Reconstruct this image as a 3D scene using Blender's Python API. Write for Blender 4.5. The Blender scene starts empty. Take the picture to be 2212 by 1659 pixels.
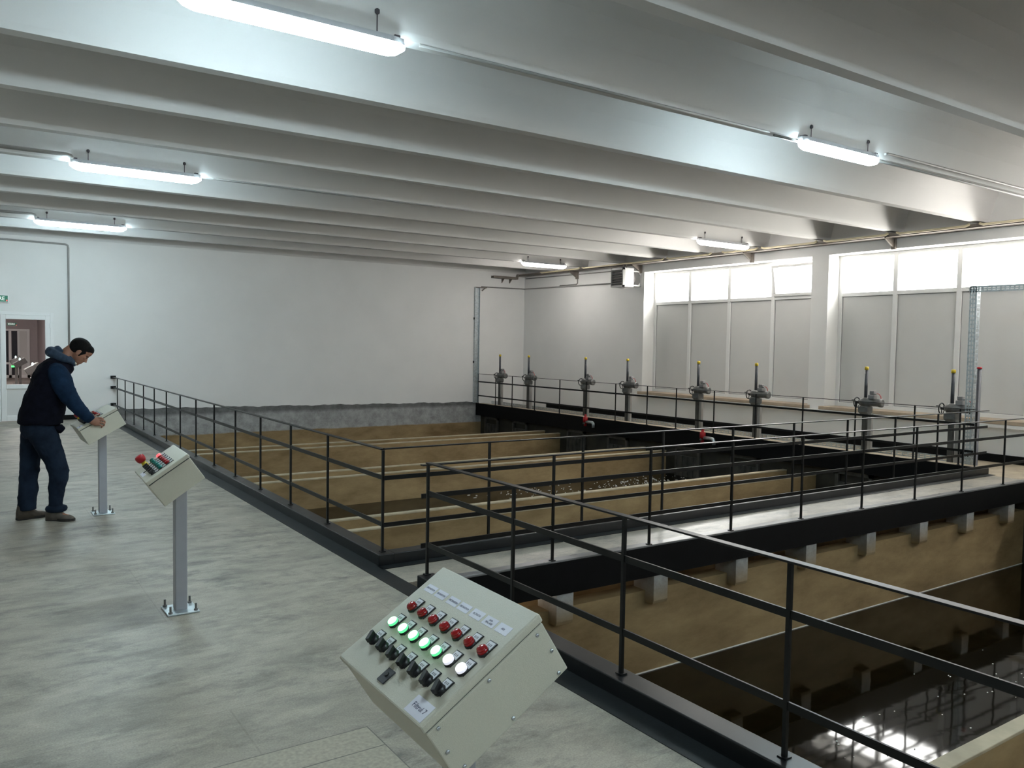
import bpy, bmesh, math, random
from mathutils import Vector, Matrix, Euler
random.seed(7)
SC = bpy.context.scene
COL = SC.collection
PI = math.pi

# ------------------------------------------------------------------ camera, world, exposure
cam_d = bpy.data.cameras.new('camera')
cam = bpy.data.objects.new('camera', cam_d); COL.objects.link(cam)
cam_d.sensor_fit = 'HORIZONTAL'; cam_d.sensor_width = 36.0
cam_d.lens = 1751.8 / 2212 * 36.0
cam_d.clip_start = 0.05; cam_d.clip_end = 400
def cam_matrix(yaw, pitch, roll, loc):
    cy, sy, cp, sp = math.cos(yaw), math.sin(yaw), math.cos(pitch), math.sin(pitch)
    fwd = Vector((sy*cp, cy*cp, -sp)); right = Vector((cy, -sy, 0)); down = fwd.cross(right)
    cr, sr = math.cos(roll), math.sin(roll)
    r2 = right*cr + down*sr; d2 = right*(-sr) + down*cr
    m = Matrix((r2, -d2, -fwd)).transposed().to_4x4()
    m.translation = Vector(loc)
    return m
cam.matrix_world = cam_matrix(0.596525, 0.0473335, -0.016481, (0, 0, 1.7))
SC.camera = cam

world = bpy.data.worlds.new('overcast_sky'); SC.world = world
world.use_nodes = True
wn = world.node_tree.nodes; wl = world.node_tree.links
wbg = wn['Background']
wtc = wn.new('ShaderNodeTexCoord'); wsep = wn.new('ShaderNodeSeparateXYZ')
wramp = wn.new('ShaderNodeValToRGB'); wmap = wn.new('ShaderNodeMapRange')
wl.new(wtc.outputs['Generated'], wsep.inputs[0]); wl.new(wsep.outputs['Z'], wmap.inputs['Value'])
wmap.inputs['From Min'].default_value = -1; wmap.inputs['From Max'].default_value = 1
wl.new(wmap.outputs[0], wramp.inputs[0])
wramp.color_ramp.elements[0].color = (0.86, 0.80, 0.74, 1); wramp.color_ramp.elements[0].position = 0.46
wramp.color_ramp.elements[1].color = (1.0, 0.955, 0.92, 1); wramp.color_ramp.elements[1].position = 0.54
wl.new(wramp.outputs[0], wbg.inputs['Color'])
wbg.inputs['Strength'].default_value = 2.6

SC.view_settings.view_transform = 'Standard'
SC.view_settings.look = 'None'
SC.view_settings.exposure = 3.08
SC.view_settings.gamma = 1.0
SC.view_settings.use_curve_mapping = False
LAMP_STRENGTH = 11.0
LAMP_COLOR = (0.72, 0.92, 1.0)

# ------------------------------------------------------------------ materials
def s2l(c):
    return tuple((x/12.92 if x <= 0.04045 else ((x+0.055)/1.055)**2.4) for x in c)
def rgb(r, g, b):
    return s2l((r/255, g/255, b/255))
def new_mat(name):
    m = bpy.data.materials.new(name); m.use_nodes = True
    nt = m.node_tree
    return m, nt.nodes, nt.links, nt.nodes['Principled BSDF']
def pmat(name, col, rough=0.5, metal=0.0, var=0.08, scale=8.0, bump=0.0, bscale=60.0, stretch=(1, 1, 1), spec=0.5, coat=0.0, rvar=0.0):
    m, n, l, b = new_mat(name)
    tc = n.new('ShaderNodeTexCoord'); mp = n.new('ShaderNodeMapping'); mp.inputs['Scale'].default_value = stretch
    l.new(tc.outputs['Object'], mp.inputs['Vector'])
    nz = n.new('ShaderNodeTexNoise'); nz.inputs['Scale'].default_value = scale; nz.inputs['Detail'].default_value = 6
    l.new(mp.outputs[0], nz.inputs['Vector'])
    rp = n.new('ShaderNodeValToRGB')
    lo = tuple(max(0, c*(1-var)) for c in col); hi = tuple(min(1, c*(1+var)) for c in col)
    rp.color_ramp.elements[0].position = 0.3; rp.color_ramp.elements[1].position = 0.7
    rp.color_ramp.elements[0].color = (*lo, 1); rp.color_ramp.elements[1].color = (*hi, 1)
    l.new(nz.outputs['Fac'], rp.inputs[0]); l.new(rp.outputs[0], b.inputs['Base Color'])
    b.inputs['Roughness'].default_value = rough; b.inputs['Metallic'].default_value = metal
    b.inputs['Specular IOR Level'].default_value = spec
    b.inputs['Coat Weight'].default_value = coat
    if rvar:
        mr = n.new('ShaderNodeMapRange'); mr.inputs['To Min'].default_value = rough-rvar; mr.inputs['To Max'].default_value = rough+rvar
        l.new(nz.outputs['Fac'], mr.inputs['Value']); l.new(mr.outputs[0], b.inputs['Roughness'])
    if bump:
        n2 = n.new('ShaderNodeTexNoise'); n2.inputs['Scale'].default_value = bscale; n2.inputs['Detail'].default_value = 5
        l.new(mp.outputs[0], n2.inputs['Vector'])
        bp = n.new('ShaderNodeBump'); bp.inputs['Strength'].default_value = bump; bp.inputs['Distance'].default_value = 0.01
        l.new(n2.outputs['Fac'], bp.inputs['Height']); l.new(bp.outputs[0], b.inputs['Normal'])
    return m
def emat(name, col, strength, base=None):
    m, n, l, b = new_mat(name)
    b.inputs['Base Color'].default_value = (*(base or col), 1)
    b.inputs['Emission Color'].default_value = (*col, 1)
    b.inputs['Emission Strength'].default_value = strength
    b.inputs['Roughness'].default_value = 0.3
    return m

M = {}
M['plaster'] = pmat('white_plaster', (0.78, 0.775, 0.76), 0.85, var=0.025, scale=1.3, bump=0.06, bscale=35)
M['ceiling'] = pmat('ceiling_paint', (0.69, 0.685, 0.675), 0.85, var=0.03, scale=1.0, bump=0.05, bscale=25)
M['pvc'] = pmat('white_pvc', (0.80, 0.80, 0.79), 0.35, var=0.01, scale=3)
M['pvc_panel'] = pmat('white_pvc_panel', (0.65, 0.645, 0.63), 0.4, var=0.02, scale=2.0)
M['rim'] = pmat('pale_rim_painted_light', (0.42, 0.36, 0.25), 0.7, var=0.2, scale=5, bump=0.08)  # pale tone paints in the light that the channel wall tops catch
M['patch'] = pmat('beige_floor_patch', (0.36, 0.325, 0.255), 0.5, var=0.18, scale=60, bump=0.05, bscale=90)
M['joint'] = pmat('dark_floor_joint', (0.16, 0.15, 0.13), 0.7)
M['colgrey'] = pmat('dark_grey_column', (0.10, 0.098, 0.09), 0.45, 0.4, var=0.2, scale=10, stretch=(1, 1, 0.3))
M['gasket'] = pmat('grey_gasket_shade_line', (0.28, 0.28, 0.28), 0.6)  # panel edge strips: gaskets with the recess shadow lines painted in
M['gatesteel'] = pmat('dark_gate_steel', (0.075, 0.07, 0.06), 0.5, 0.2, var=0.3, scale=8)  # gate steel set much darker than the stainless columns
M['black'] = pmat('black_gloss_paint', (0.0028, 0.0033, 0.0042), 0.32, var=0.3, scale=7, bump=0.05, bscale=7, spec=0.45, rvar=0.05)
M['blackdull'] = pmat('black_dull_paint', (0.0022, 0.0022, 0.0025), 0.6, var=0.3, scale=10, bump=0.03, spec=0.15)
M['rail'] = pmat('black_rail_paint', (0.0014, 0.0017, 0.0019), 0.38, var=0.3, scale=40, spec=0.35)
M['strip'] = pmat('dark_green_floor_paint', (0.0055, 0.0075, 0.0085), 0.45, var=0.5, scale=9, bump=0.05)
M['edge'] = pmat('worn_steel_edge', (0.15, 0.15, 0.155), 0.30, 0.0, spec=1.0, var=0.5, scale=6, bump=0.04, bscale=7, stretch=(0.5, 2, 2), rvar=0.08)
M['sillstone'] = pmat('beige_sill_stone', rgb(176, 160, 140), 0.6, var=0.12, scale=6)
M['tan_slab'] = pmat('beige_walkway_concrete', rgb(160, 148, 128), 0.7, var=0.18, scale=5, bump=0.08)
M['greyconc'] = pmat('grey_concrete', (0.24, 0.24, 0.23), 0.8, var=0.25, scale=9, bump=0.1)
M['galv'] = pmat('galvanised_steel', (0.50, 0.55, 0.57), 0.38, 0.75, var=0.2, scale=25, rvar=0.1)
M['steelgrey'] = pmat('grey_cast_metal', (0.17, 0.17, 0.165), 0.42, 0.5, var=0.15, scale=20)
M['stainless'] = pmat('stainless_column', (0.42, 0.41, 0.39), 0.38, 0.7, var=0.15, scale=14, stretch=(1, 1, 0.2))
M['stemgrey'] = pmat('grey_stem_tube', (0.085, 0.088, 0.10), 0.4, 0.3, var=0.1, scale=20)
M['yellow'] = pmat('yellow_plastic', (0.72, 0.52, 0.03), 0.45, var=0.05)
M['red'] = pmat('red_plastic', (0.42, 0.012, 0.018), 0.35, var=0.06)
M['redlens'] = pmat('red_lamp_lens', (0.32, 0.008, 0.010), 0.18, var=0.1, spec=0.6)
M['greenlens'] = pmat('green_lamp_lens', (0.004, 0.15, 0.12), 0.2, var=0.1, spec=0.6)
M['blackplastic'] = pmat('black_plastic', (0.008, 0.008, 0.009), 0.4, var=0.1)
M['whiteplastic'] = pmat('white_label_plastic', (0.74, 0.74, 0.78), 0.4, var=0.02)
M['paper'] = pmat('white_sticker_paper', (0.70, 0.70, 0.78), 0.5, var=0.015)
M['ink'] = pmat('blue_black_ink', (0.03, 0.03, 0.09), 0.6, var=0.05)
M['inkgrey'] = pmat('grey_ink', (0.25, 0.25, 0.27), 0.6, var=0.05)
M['boxpaint'] = pmat('beige_textured_powder_coat', (0.53, 0.51, 0.42), 0.42, var=0.03, scale=200, bump=0.18, bscale=420)
M['seal'] = pmat('dark_rubber_seal', (0.03, 0.035, 0.035), 0.7)
M['polepaint'] = pmat('light_grey_pole_paint', (0.34, 0.35, 0.38), 0.4, var=0.04, scale=12)
M['screw'] = pmat('zinc_screw', (0.62, 0.66, 0.72), 0.25, 0.9)
M['conduit'] = pmat('cream_conduit', rgb(212, 200, 168), 0.45, var=0.06)
M['greyconduit'] = pmat('grey_conduit', rgb(150, 148, 145), 0.5, var=0.06)
M['tray'] = pmat('cable_tray_steel', rgb(128, 120, 112), 0.5, 0.3, var=0.15)
M['heater'] = pmat('heater_white_enamel', (0.60, 0.60, 0.60), 0.4, var=0.02)
M['heatergrey'] = pmat('heater_grey_louver', (0.30, 0.30, 0.29), 0.45, 0.2, var=0.06)
M['heaterdark'] = pmat('heater_core_dark', (0.015, 0.015, 0.016), 0.6)
M['heaterfan'] = pmat('heater_fan_plate', (0.25, 0.24, 0.24), 0.5, var=0.05)
M['skin'] = pmat('skin', (0.28, 0.13, 0.082), 0.55, var=0.12, scale=14, bump=0.03)
M['hair'] = pmat('black_hair', (0.004, 0.0032, 0.003), 0.75, var=0.4, scale=60, bump=0.5, bscale=160, spec=0.15)
M['vest'] = pmat('dark_navy_vest_cloth', (0.0045, 0.0048, 0.010), 0.9, var=0.3, scale=20, bump=0.3, bscale=30, spec=0.1)
M['hoodie'] = pmat('navy_blue_hoodie_cloth', (0.009, 0.022, 0.048), 0.95, var=0.25, scale=18, bump=0.5, bscale=22, spec=0.1)
M['hood'] = pmat('faded_blue_hood_cloth', (0.022, 0.042, 0.075), 0.95, var=0.25, scale=25, bump=0.35, bscale=35)
M['jeans'] = pmat('dark_blue_denim', (0.011, 0.018, 0.032), 0.95, var=0.4, scale=8, bump=0.5, bscale=20, spec=0.1)
M['shoe'] = pmat('brown_suede_shoe', (0.055, 0.042, 0.030), 0.8, var=0.3, scale=20)
M['shoe2'] = pmat('worn_grey_brown_shoe', (0.10, 0.085, 0.07), 0.8, var=0.35, scale=20)
M['sole'] = pmat('dark_shoe_sole', (0.02, 0.017, 0.015), 0.8)
M['collar'] = pmat('white_collar', (0.5, 0.5, 0.42), 0.8)
M['eye'] = pmat('dark_eye', (0.02, 0.014, 0.01), 0.15)
M['lampbody'] = pmat('lamp_housing_grey', (0.45, 0.46, 0.48), 0.5)
M['lamp'] = emat('lit_diffuser', LAMP_COLOR, LAMP_STRENGTH, (0.9, 0.9, 0.9))
M['lamp_warm'] = emat('lit_diffuser_neutral', (1.0, 0.95, 0.90), LAMP_STRENGTH*0.5, (0.9, 0.9, 0.9))
M['rod'] = pmat('dark_rod', (0.08, 0.07, 0.08), 0.5, 0.5)
M['litgreen'] = emat('lit_green_lamp', (0.30, 1.0, 0.45), 0.55, (0.3, 0.9, 0.5))
M['litgreenrim'] = emat('lit_green_lamp_rim', (0.10, 0.85, 0.25), 0.16, (0.05, 0.6, 0.2))
M['litwhite'] = emat('lit_white_lamp', (0.98, 0.98, 1.0), 0.22, (0.8, 0.8, 0.85))
M['litwhiterim'] = emat('white_lamp_rim', (0.9, 0.9, 1.0), 0.08, (0.6, 0.6, 0.7))
M['litred'] = emat('lit_red_lamp', (1.0, 0.06, 0.07), 0.35, (0.8, 0.05, 0.05))
M['hallfill'] = emat('added_hall_diffuser', (1, 0.90, 0.87), 27.0)
M['paleind'] = emat('pale_indicator', (0.7, 1.0, 0.95), 0.35)
M['greenglow'] = emat('green_glow', (0.1, 1, 0.2), 0.25)
M['exitgreen'] = pmat('exit_sign_green', (0.03, 0.22, 0.13), 0.4)
M['exitlit'] = emat('exit_sign_lit_white', (0.85, 1.0, 0.92), 0.12, (0.8, 0.8, 0.8))
M['hallwall'] = pmat('hall_wall_pinkish', (0.45, 0.40, 0.40), 0.8, var=0.03)
M['hallfloor'] = pmat('hall_floor', (0.32, 0.28, 0.25), 0.6, var=0.1)
M['darkglass'] = pmat('dark_door_glass', (0.02, 0.025, 0.035), 0.1)

def glass_mat():
    m = bpy.data.materials.new('clear_window_glass'); m.use_nodes = True
    n = m.node_tree.nodes; l = m.node_tree.links
    n.remove(n['Principled BSDF'])
    t = n.new('ShaderNodeBsdfTransparent'); t.inputs[0].default_value = (0.93, 0.95, 0.95, 1)
    g = n.new('ShaderNodeBsdfGlossy'); g.inputs['Roughness'].default_value = 0.02
    lw = n.new('ShaderNodeLayerWeight'); lw.inputs['Blend'].default_value = 0.5
    f = n.new('ShaderNodeMath'); f.operation = 'POWER'; f.inputs[1].default_value = 5.0
    l.new(lw.outputs['Facing'], f.inputs[0])
    x = n.new('ShaderNodeMixShader')
    l.new(f.outputs[0], x.inputs[0]); l.new(t.outputs[0], x.inputs[1]); l.new(g.outputs[0], x.inputs[2])
    l.new(x.outputs[0], n['Material Output'].inputs[0])
    return m
M['glass'] = glass_mat()

def floor_mat(name, rlo, rhi, spec):
    m, n, l, b = new_mat(name)
    tc = n.new('ShaderNodeTexCoord')
    def noise(scale, stretch, detail=6, rough=0.6, off=(0, 0, 0)):
        mp = n.new('ShaderNodeMapping'); mp.inputs['Scale'].default_value = stretch; mp.inputs['Location'].default_value = off
        l.new(tc.outputs['Object'], mp.inputs[0])
        z = n.new('ShaderNodeTexNoise'); z.inputs['Scale'].default_value = scale; z.inputs['Detail'].default_value = detail
        z.inputs['Roughness'].default_value = rough
        l.new(mp.outputs[0], z.inputs['Vector']); return z
    def ramp(src, p0, c0, p1, c1):
        r = n.new('ShaderNodeValToRGB'); e = r.color_ramp.elements
        e[0].position = p0; e[0].color = (*c0, 1); e[1].position = p1; e[1].color = (*c1, 1)
        l.new(src, r.inputs[0]); return r
    def mix(a, bb, fac, mode='MIX'):
        x = n.new('ShaderNodeMix'); x.data_type = 'RGBA'; x.blend_type = mode
        l.new(a, x.inputs['A']); l.new(bb, x.inputs['B'])
        if isinstance(fac, float): x.inputs['Factor'].default_value = fac
        else: l.new(fac, x.inputs['Factor'])
        return x.outputs['Result']
    z1 = noise(2.1, (0.8, 1.5, 1), 10, 0.74); z2 = noise(3.2, (1.0, 1.9, 1), 11, 0.74, off=(3, 1, 0)); z3 = noise(120, (1, 1, 1), 3); z4 = noise(0.9, (0.9, 1.4, 1), off=(9, 4, 0))
    z1.inputs['Distortion'].default_value = 0.4; z2.inputs['Distortion'].default_value = 0.15
    base = ramp(z1.outputs['Fac'], 0.33, (0.265, 0.24, 0.198), 0.66, (0.445, 0.405, 0.332))
    smear = ramp(z2.outputs['Fac'], 0.46, (0, 0, 0), 0.66, (1, 1, 1))
    amount = n.new('ShaderNodeMath'); amount.operation = 'MULTIPLY'
    amask = ramp(z4.outputs['Fac'], 0.36, (0.1, 0.1, 0.1), 0.60, (1, 1, 1))
    l.new(smear.outputs[0], amount.inputs[0]); l.new(amask.outputs[0], amount.inputs[1])
    dark = n.new('ShaderNodeRGB'); dark.outputs[0].default_value = (0.145, 0.135, 0.12, 1)
    c = mix(base.outputs[0], dark.outputs[0], amount.outputs[0])
    sp = ramp(z3.outputs['Fac'], 0.35, (0.84, 0.84, 0.84), 0.65, (1.12, 1.12, 1.12))
    c = mix(c, sp.outputs[0], 1.0, 'MULTIPLY')
    # screed bay joints
    br = n.new('ShaderNodeTexBrick'); br.inputs['Scale'].default_value = 1.0
    br.inputs['Brick Width'].default_value = 2.9; br.inputs['Row Height'].default_value = 1.37
    br.inputs['Mortar Size'].default_value = 0.004; br.inputs['Color1'].default_value = (1, 1, 1, 1); br.inputs['Color2'].default_value = (0.98, 0.98, 0.98, 1)
    br.inputs['Mortar'].default_value = (0.86, 0.86, 0.85, 1); br.offset = 0.43
    mp = n.new('ShaderNodeMapping'); mp.inputs['Location'].default_value = (0.65, 0.36, 0); l.new(tc.outputs['Object'], mp.inputs[0]); l.new(mp.outputs[0], br.inputs['Vector'])
    c = mix(c, br.outputs['Color'], 1.0, 'MULTIPLY')
    l.new(c, b.inputs['Base Color'])
    mr = n.new('ShaderNodeMapRange'); mr.inputs['To Min'].default_value = rlo; mr.inputs['To Max'].default_value = rhi
    l.new(z2.outputs['Fac'], mr.inputs['Value']); l.new(mr.outputs[0], b.inputs['Roughness'])
    b.inputs['Specular IOR Level'].default_value = spec
    bp = n.new('ShaderNodeBump'); bp.inputs['Strength'].default_value = 0.08; bp.inputs['Distance'].default_value = 0.01
    l.new(z3.outputs['Fac'], bp.inputs['Height']); l.new(bp.outputs[0], b.inputs['Normal'])
    return m
M['floor'] = floor_mat('worn_grey_floor_concrete', 0.36, 0.62, 0.4)
M['walk'] = floor_mat('glossy_grey_walkway_concrete', 0.24, 0.42, 0.9)

def basin_mat(name, top_grey, tan_lo, tan_hi, soft=0.025):
    # ochre stained concrete; bare grey above a wavering waterline at z = top_grey
    m, n, l, b = new_mat(name)
    tc = n.new('ShaderNodeTexCoord'); geo = n.new('ShaderNodeNewGeometry')
    z1 = n.new('ShaderNodeTexNoise'); z1.inputs['Scale'].default_value = 2.2; z1.inputs['Detail'].default_value = 8; z1.inputs['Roughness'].default_value = 0.65
    mp = n.new('ShaderNodeMapping'); mp.inputs['Scale'].default_value = (0.6, 0.6, 1.6)
    l.new(geo.outputs['Position'], mp.inputs[0]); l.new(mp.outputs[0], z1.inputs['Vector'])
    r = n.new('ShaderNodeValToRGB'); e = r.color_ramp.elements
    e[0].position = 0.32; e[0].color = (*tan_lo, 1); e[1].position = 0.68; e[1].color = (*tan_hi, 1)
    l.new(z1.outputs['Fac'], r.inputs[0])
    z2 = n.new('ShaderNodeTexNoise'); z2.inputs['Scale'].default_value = 6; z2.inputs['Detail'].default_value = 9; z2.inputs['Roughness'].default_value = 0.7
    l.new(geo.outputs['Position'], z2.inputs['Vector'])
    g = n.new('ShaderNodeValToRGB'); e = g.color_ramp.elements
    e[0].position = 0.30; e[0].color = (0.17, 0.17, 0.165, 1); e[1].position = 0.66; e[1].color = (0.34, 0.345, 0.34, 1)
    l.new(z2.outputs['Fac'], g.inputs[0])
    sep = n.new('ShaderNodeSeparateXYZ'); l.new(geo.outputs['Position'], sep.inputs[0])
    add = n.new('ShaderNodeMath'); add.operation = 'MULTIPLY_ADD'; add.inputs[1].default_value = 0.08
    l.new(z1.outputs['Fac'], add.inputs[0]); l.new(sep.outputs['Z'], add.inputs[2])
    mr = n.new('ShaderNodeMapRange'); mr.inputs['From Min'].default_value = top_grey+0.03; mr.inputs['From Max'].default_value = top_grey+0.03+soft
    l.new(add.outputs[0], mr.inputs['Value'])
    x = n.new('ShaderNodeMix'); x.data_type = 'RGBA'
    band = n.new('ShaderNodeMapRange'); band.inputs['From Min'].default_value = 0.02; band.inputs['From Max'].default_value = 0.10; band.inputs['To Min'].default_value = 1.25; band.inputs['To Max'].default_value = 0.55
    l.new(add.outputs[0], band.inputs['Value'])
    gm = n.new('ShaderNodeMix'); gm.data_type = 'RGBA'; gm.blend_type = 'MULTIPLY'; gm.inputs['Factor'].default_value = 1.0
    l.new(g.outputs[0], gm.inputs['A']); l.new(band.outputs[0], gm.inputs['B'])
    l.new(mr.outputs[0], x.inputs['Factor']); l.new(r.outputs[0], x.inputs['A']); l.new(gm.outputs['Result'], x.inputs['B'])
    l.new(x.outputs['Result'], b.inputs['Base Color']); b.inputs['Roughness'].default_value = 0.75
    bp = n.new('ShaderNodeBump'); bp.inputs['Strength'].default_value = 0.15; bp.inputs['Distance'].default_value = 0.015
    l.new(z2.outputs['Fac'], bp.inputs['Height']); l.new(bp.outputs[0], b.inputs['Normal'])
    return m
TAN_LO = (0.19, 0.122, 0.050); TAN_HI = (0.36, 0.255, 0.125)
M['basin'] = basin_mat('ochre_stained_basin_wall', -0.44, TAN_LO, TAN_HI)
M['corbel'] = basin_mat('grey_corbel_stained_ochre_below', -0.52, TAN_LO, TAN_HI, 0.22)
M['ochre'] = basin_mat('ochre_stained_channel_wall', 5.0, TAN_LO, TAN_HI)

def water_mat():
    m, n, l, b = new_mat('murky_brown_water')
    b.inputs['Base Color'].default_value = (0.006, 0.004, 0.0014, 1)
    b.inputs['Roughness'].default_value = 0.045; b.inputs['IOR'].default_value = 1.30; b.inputs['Specular IOR Level'].default_value = 0.42
    tc = n.new('ShaderNodeTexCoord'); mp = n.new('ShaderNodeMapping'); mp.inputs['Scale'].default_value = (1.0, 1.3, 1)
    l.new(tc.outputs['Object'], mp.inputs[0])
    z = n.new('ShaderNodeTexNoise'); z.inputs['Scale'].default_value = 1.7; z.inputs['Detail'].default_value = 2.5; z.inputs['Distortion'].default_value = 0.5
    l.new(mp.outputs[0], z.inputs['Vector'])
    bp = n.new('ShaderNodeBump'); bp.inputs['Strength'].default_value = 0.045; bp.inputs['Distance'].default_value = 0.03
    l.new(z.outputs['Fac'], bp.inputs['Height']); l.new(bp.outputs[0], b.inputs['Normal'])
    return m
M['water'] = water_mat()
M['gate_shade'] = pmat('gate_wall_painted_shade', (0.030, 0.025, 0.016), 0.7, var=0.4, scale=4, bump=0.1)  # dark tone paints in the shade under the window walkway
M['foam'] = pmat('white_foam', (0.75, 0.74, 0.70), 0.5)

# ------------------------------------------------------------------ mesh builder
class MB:
    def __init__(s): s.v = []; s.f = []; s.m = []; s.sm = []
    def add(s, vs, fs, mi=0, smooth=False):
        o = len(s.v); s.v += [tuple(p) for p in vs]
        for f in fs: s.f.append([i+o for i in f]); s.m.append(mi); s.sm.append(smooth)
        return s
    def box(s, lo, hi, mi=0, mat=None):
        x0, y0, z0 = lo; x1, y1, z1 = hi
        vs = [Vector(p) for p in ((x0,y0,z0),(x1,y0,z0),(x1,y1,z0),(x0,y1,z0),(x0,y0,z1),(x1,y0,z1),(x1,y1,z1),(x0,y1,z1))]
        if mat: vs = [mat @ p for p in vs]
        return s.add(vs, [(0,3,2,1),(4,5,6,7),(0,1,5,4),(1,2,6,5),(2,3,7,6),(3,0,4,7)], mi)
    def bar(s, p0, p1, w, h, up=(0,0,1), mi=0):
        p0, p1 = Vector(p0), Vector(p1); d = (p1-p0).normalized(); up = Vector(up)
        r = d.cross(up)
        if r.length < 1e-5: r = d.cross(Vector((1,0,0)))
        r.normalize(); u = r.cross(d)
        vs = []
        for p in (p0, p1):
            for a, b in ((-1,-1),(1,-1),(1,1),(-1,1)): vs.append(p + r*(a*w/2) + u*(b*h/2))
        return s.add(vs, [(0,1,2,3),(7,6,5,4),(0,4,5,1),(1,5,6,2),(2,6,7,3),(3,7,4,0)], mi)
    def ring(s, c, ax, r, seg):
        ax = Vector(ax).normalized(); t = Vector((0,0,1)) if abs(ax.z) < 0.9 else Vector((1,0,0))
        a = ax.cross(t).normalized(); b = ax.cross(a)
        return [Vector(c) + a*(r*math.cos(2*PI*i/seg)) + b*(r*math.sin(2*PI*i/seg)) for i in range(seg)]
    def rings(s, rs, cap=True, mi=0, smooth=True):
        n = len(rs[0]); vs = [p for r in rs for p in r]; fs = []
        for k in range(len(rs)-1):
            for i in range(n):
                j = (i+1) % n; fs.append((k*n+i, k*n+j, (k+1)*n+j, (k+1)*n+i))
        o = len(s.v); s.add(vs, fs, mi, smooth)
        if cap:
            s.f.append([o+i for i in range(n)][::-1]); s.m.append(mi); s.sm.append(False)
            s.f.append([o+(len(rs)-1)*n+i for i in range(n)]); s.m.append(mi); s.sm.append(False)
        return s
    def lathe(s, c, ax, prof, seg=20, mi=0, smooth=True):
        # prof: (distance along axis, radius)
        ax = Vector(ax).normalized()
        return s.rings([s.ring(Vector(c)+ax*h, ax, max(r, 1e-4), seg) for h, r in prof], True, mi, smooth)
    def tube(s, pts, r, seg=10, mi=0):
        pts = [Vector(p) for p in pts]; rs = []
        t0 = (pts[1]-pts[0]).normalized(); ref = Vector((0,0,1)) if abs(t0.z) < 0.9 else Vector((1,0,0))
        a = t0.cross(ref).normalized()
        for i, p in enumerate(pts):
            t = (pts[min(i+1, len(pts)-1)] - pts[max(i-1, 0)]).normalized()
            a = (a - t*a.dot(t)).normalized(); b = t.cross(a)
            rr = r[i] if isinstance(r, (list, tuple)) else r
            rs.append([p + a*(rr*math.cos(2*PI*k/seg)) + b*(rr*math.sin(2*PI*k/seg)) for k in range(seg)])
        return s.rings(rs, True, mi)
    def prism(s, poly, ext, mi=0):
        # poly: list of Vector, ext: extrusion vector
        n = len(poly); e = Vector(ext); vs = [Vector(p) for p in poly] + [Vector(p)+e for p in poly]
        fs = [tuple(range(n))[::-1], tuple(range(n, 2*n))] + [(i, (i+1) % n, (i+1) % n+n, i+n) for i in range(n)]
        return s.add(vs, fs, mi)
    def ell(s, c, rad, rot=None, seg=20, rng=12, mi=0):
        vs = []; c = Vector(c)
        for i in range(1, rng):
            ph = PI*i/rng
            for k in range(seg):
                th = 2*PI*k/seg
                p = Vector((rad[0]*math.sin(ph)*math.cos(th), rad[1]*math.sin(ph)*math.sin(th), rad[2]*math.cos(ph)))
                vs.append(c + (rot @ p if rot else p))
        top = Vector((0,0,rad[2])); vs.append(c + (rot @ top if rot else top)); vs.append(c - (rot @ top if rot else top))
        fs = []
        for i in range(rng-2):
            for k in range(seg):
                j = (k+1) % seg; fs.append((i*seg+k, (i+1)*seg+k, (i+1)*seg+j, i*seg+j))
        T = (rng-1)*seg
        for k in range(seg):
            j = (k+1) % seg; fs.append((T, k, j)); fs.append((T+1, (rng-2)*seg+j, (rng-2)*seg+k))
        return s.add(vs, fs, mi, True)
    def xf(s, m):
        s.v = [tuple(m @ Vector(p)) for p in s.v]; return s
    def build(s, name, mats, parent=None, bevel=0.0, remesh=0.0, smooth_it=0, fixn=True):
        me = bpy.data.meshes.new(name); me.from_pydata(s.v, [], s.f)
        if not isinstance(mats, (list, tuple)): mats = [mats]
        for m in mats: me.materials.append(m)
        for p, mi, sm in zip(me.polygons, s.m, s.sm): p.material_index = mi; p.use_smooth = sm
        if fixn:
            bm = bmesh.new(); bm.from_mesh(me); bmesh.ops.recalc_face_normals(bm, faces=bm.faces); bm.to_mesh(me); bm.free()
        me.update()
        o = bpy.data.objects.new(name, me); COL.objects.link(o)
        if parent is not None: o.parent = parent
        if bevel:
            b = o.modifiers.new('bevel', 'BEVEL'); b.width = bevel; b.segments = 2; b.limit_method = 'ANGLE'; b.angle_limit = 0.7
        if remesh:
            r = o.modifiers.new('remesh', 'REMESH'); r.mode = 'VOXEL'; r.voxel_size = remesh; r.use_smooth_shade = True
            if smooth_it:
                k = o.modifiers.new('smooth', 'SMOOTH'); k.factor = 0.5; k.iterations = smooth_it
        return o

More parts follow.
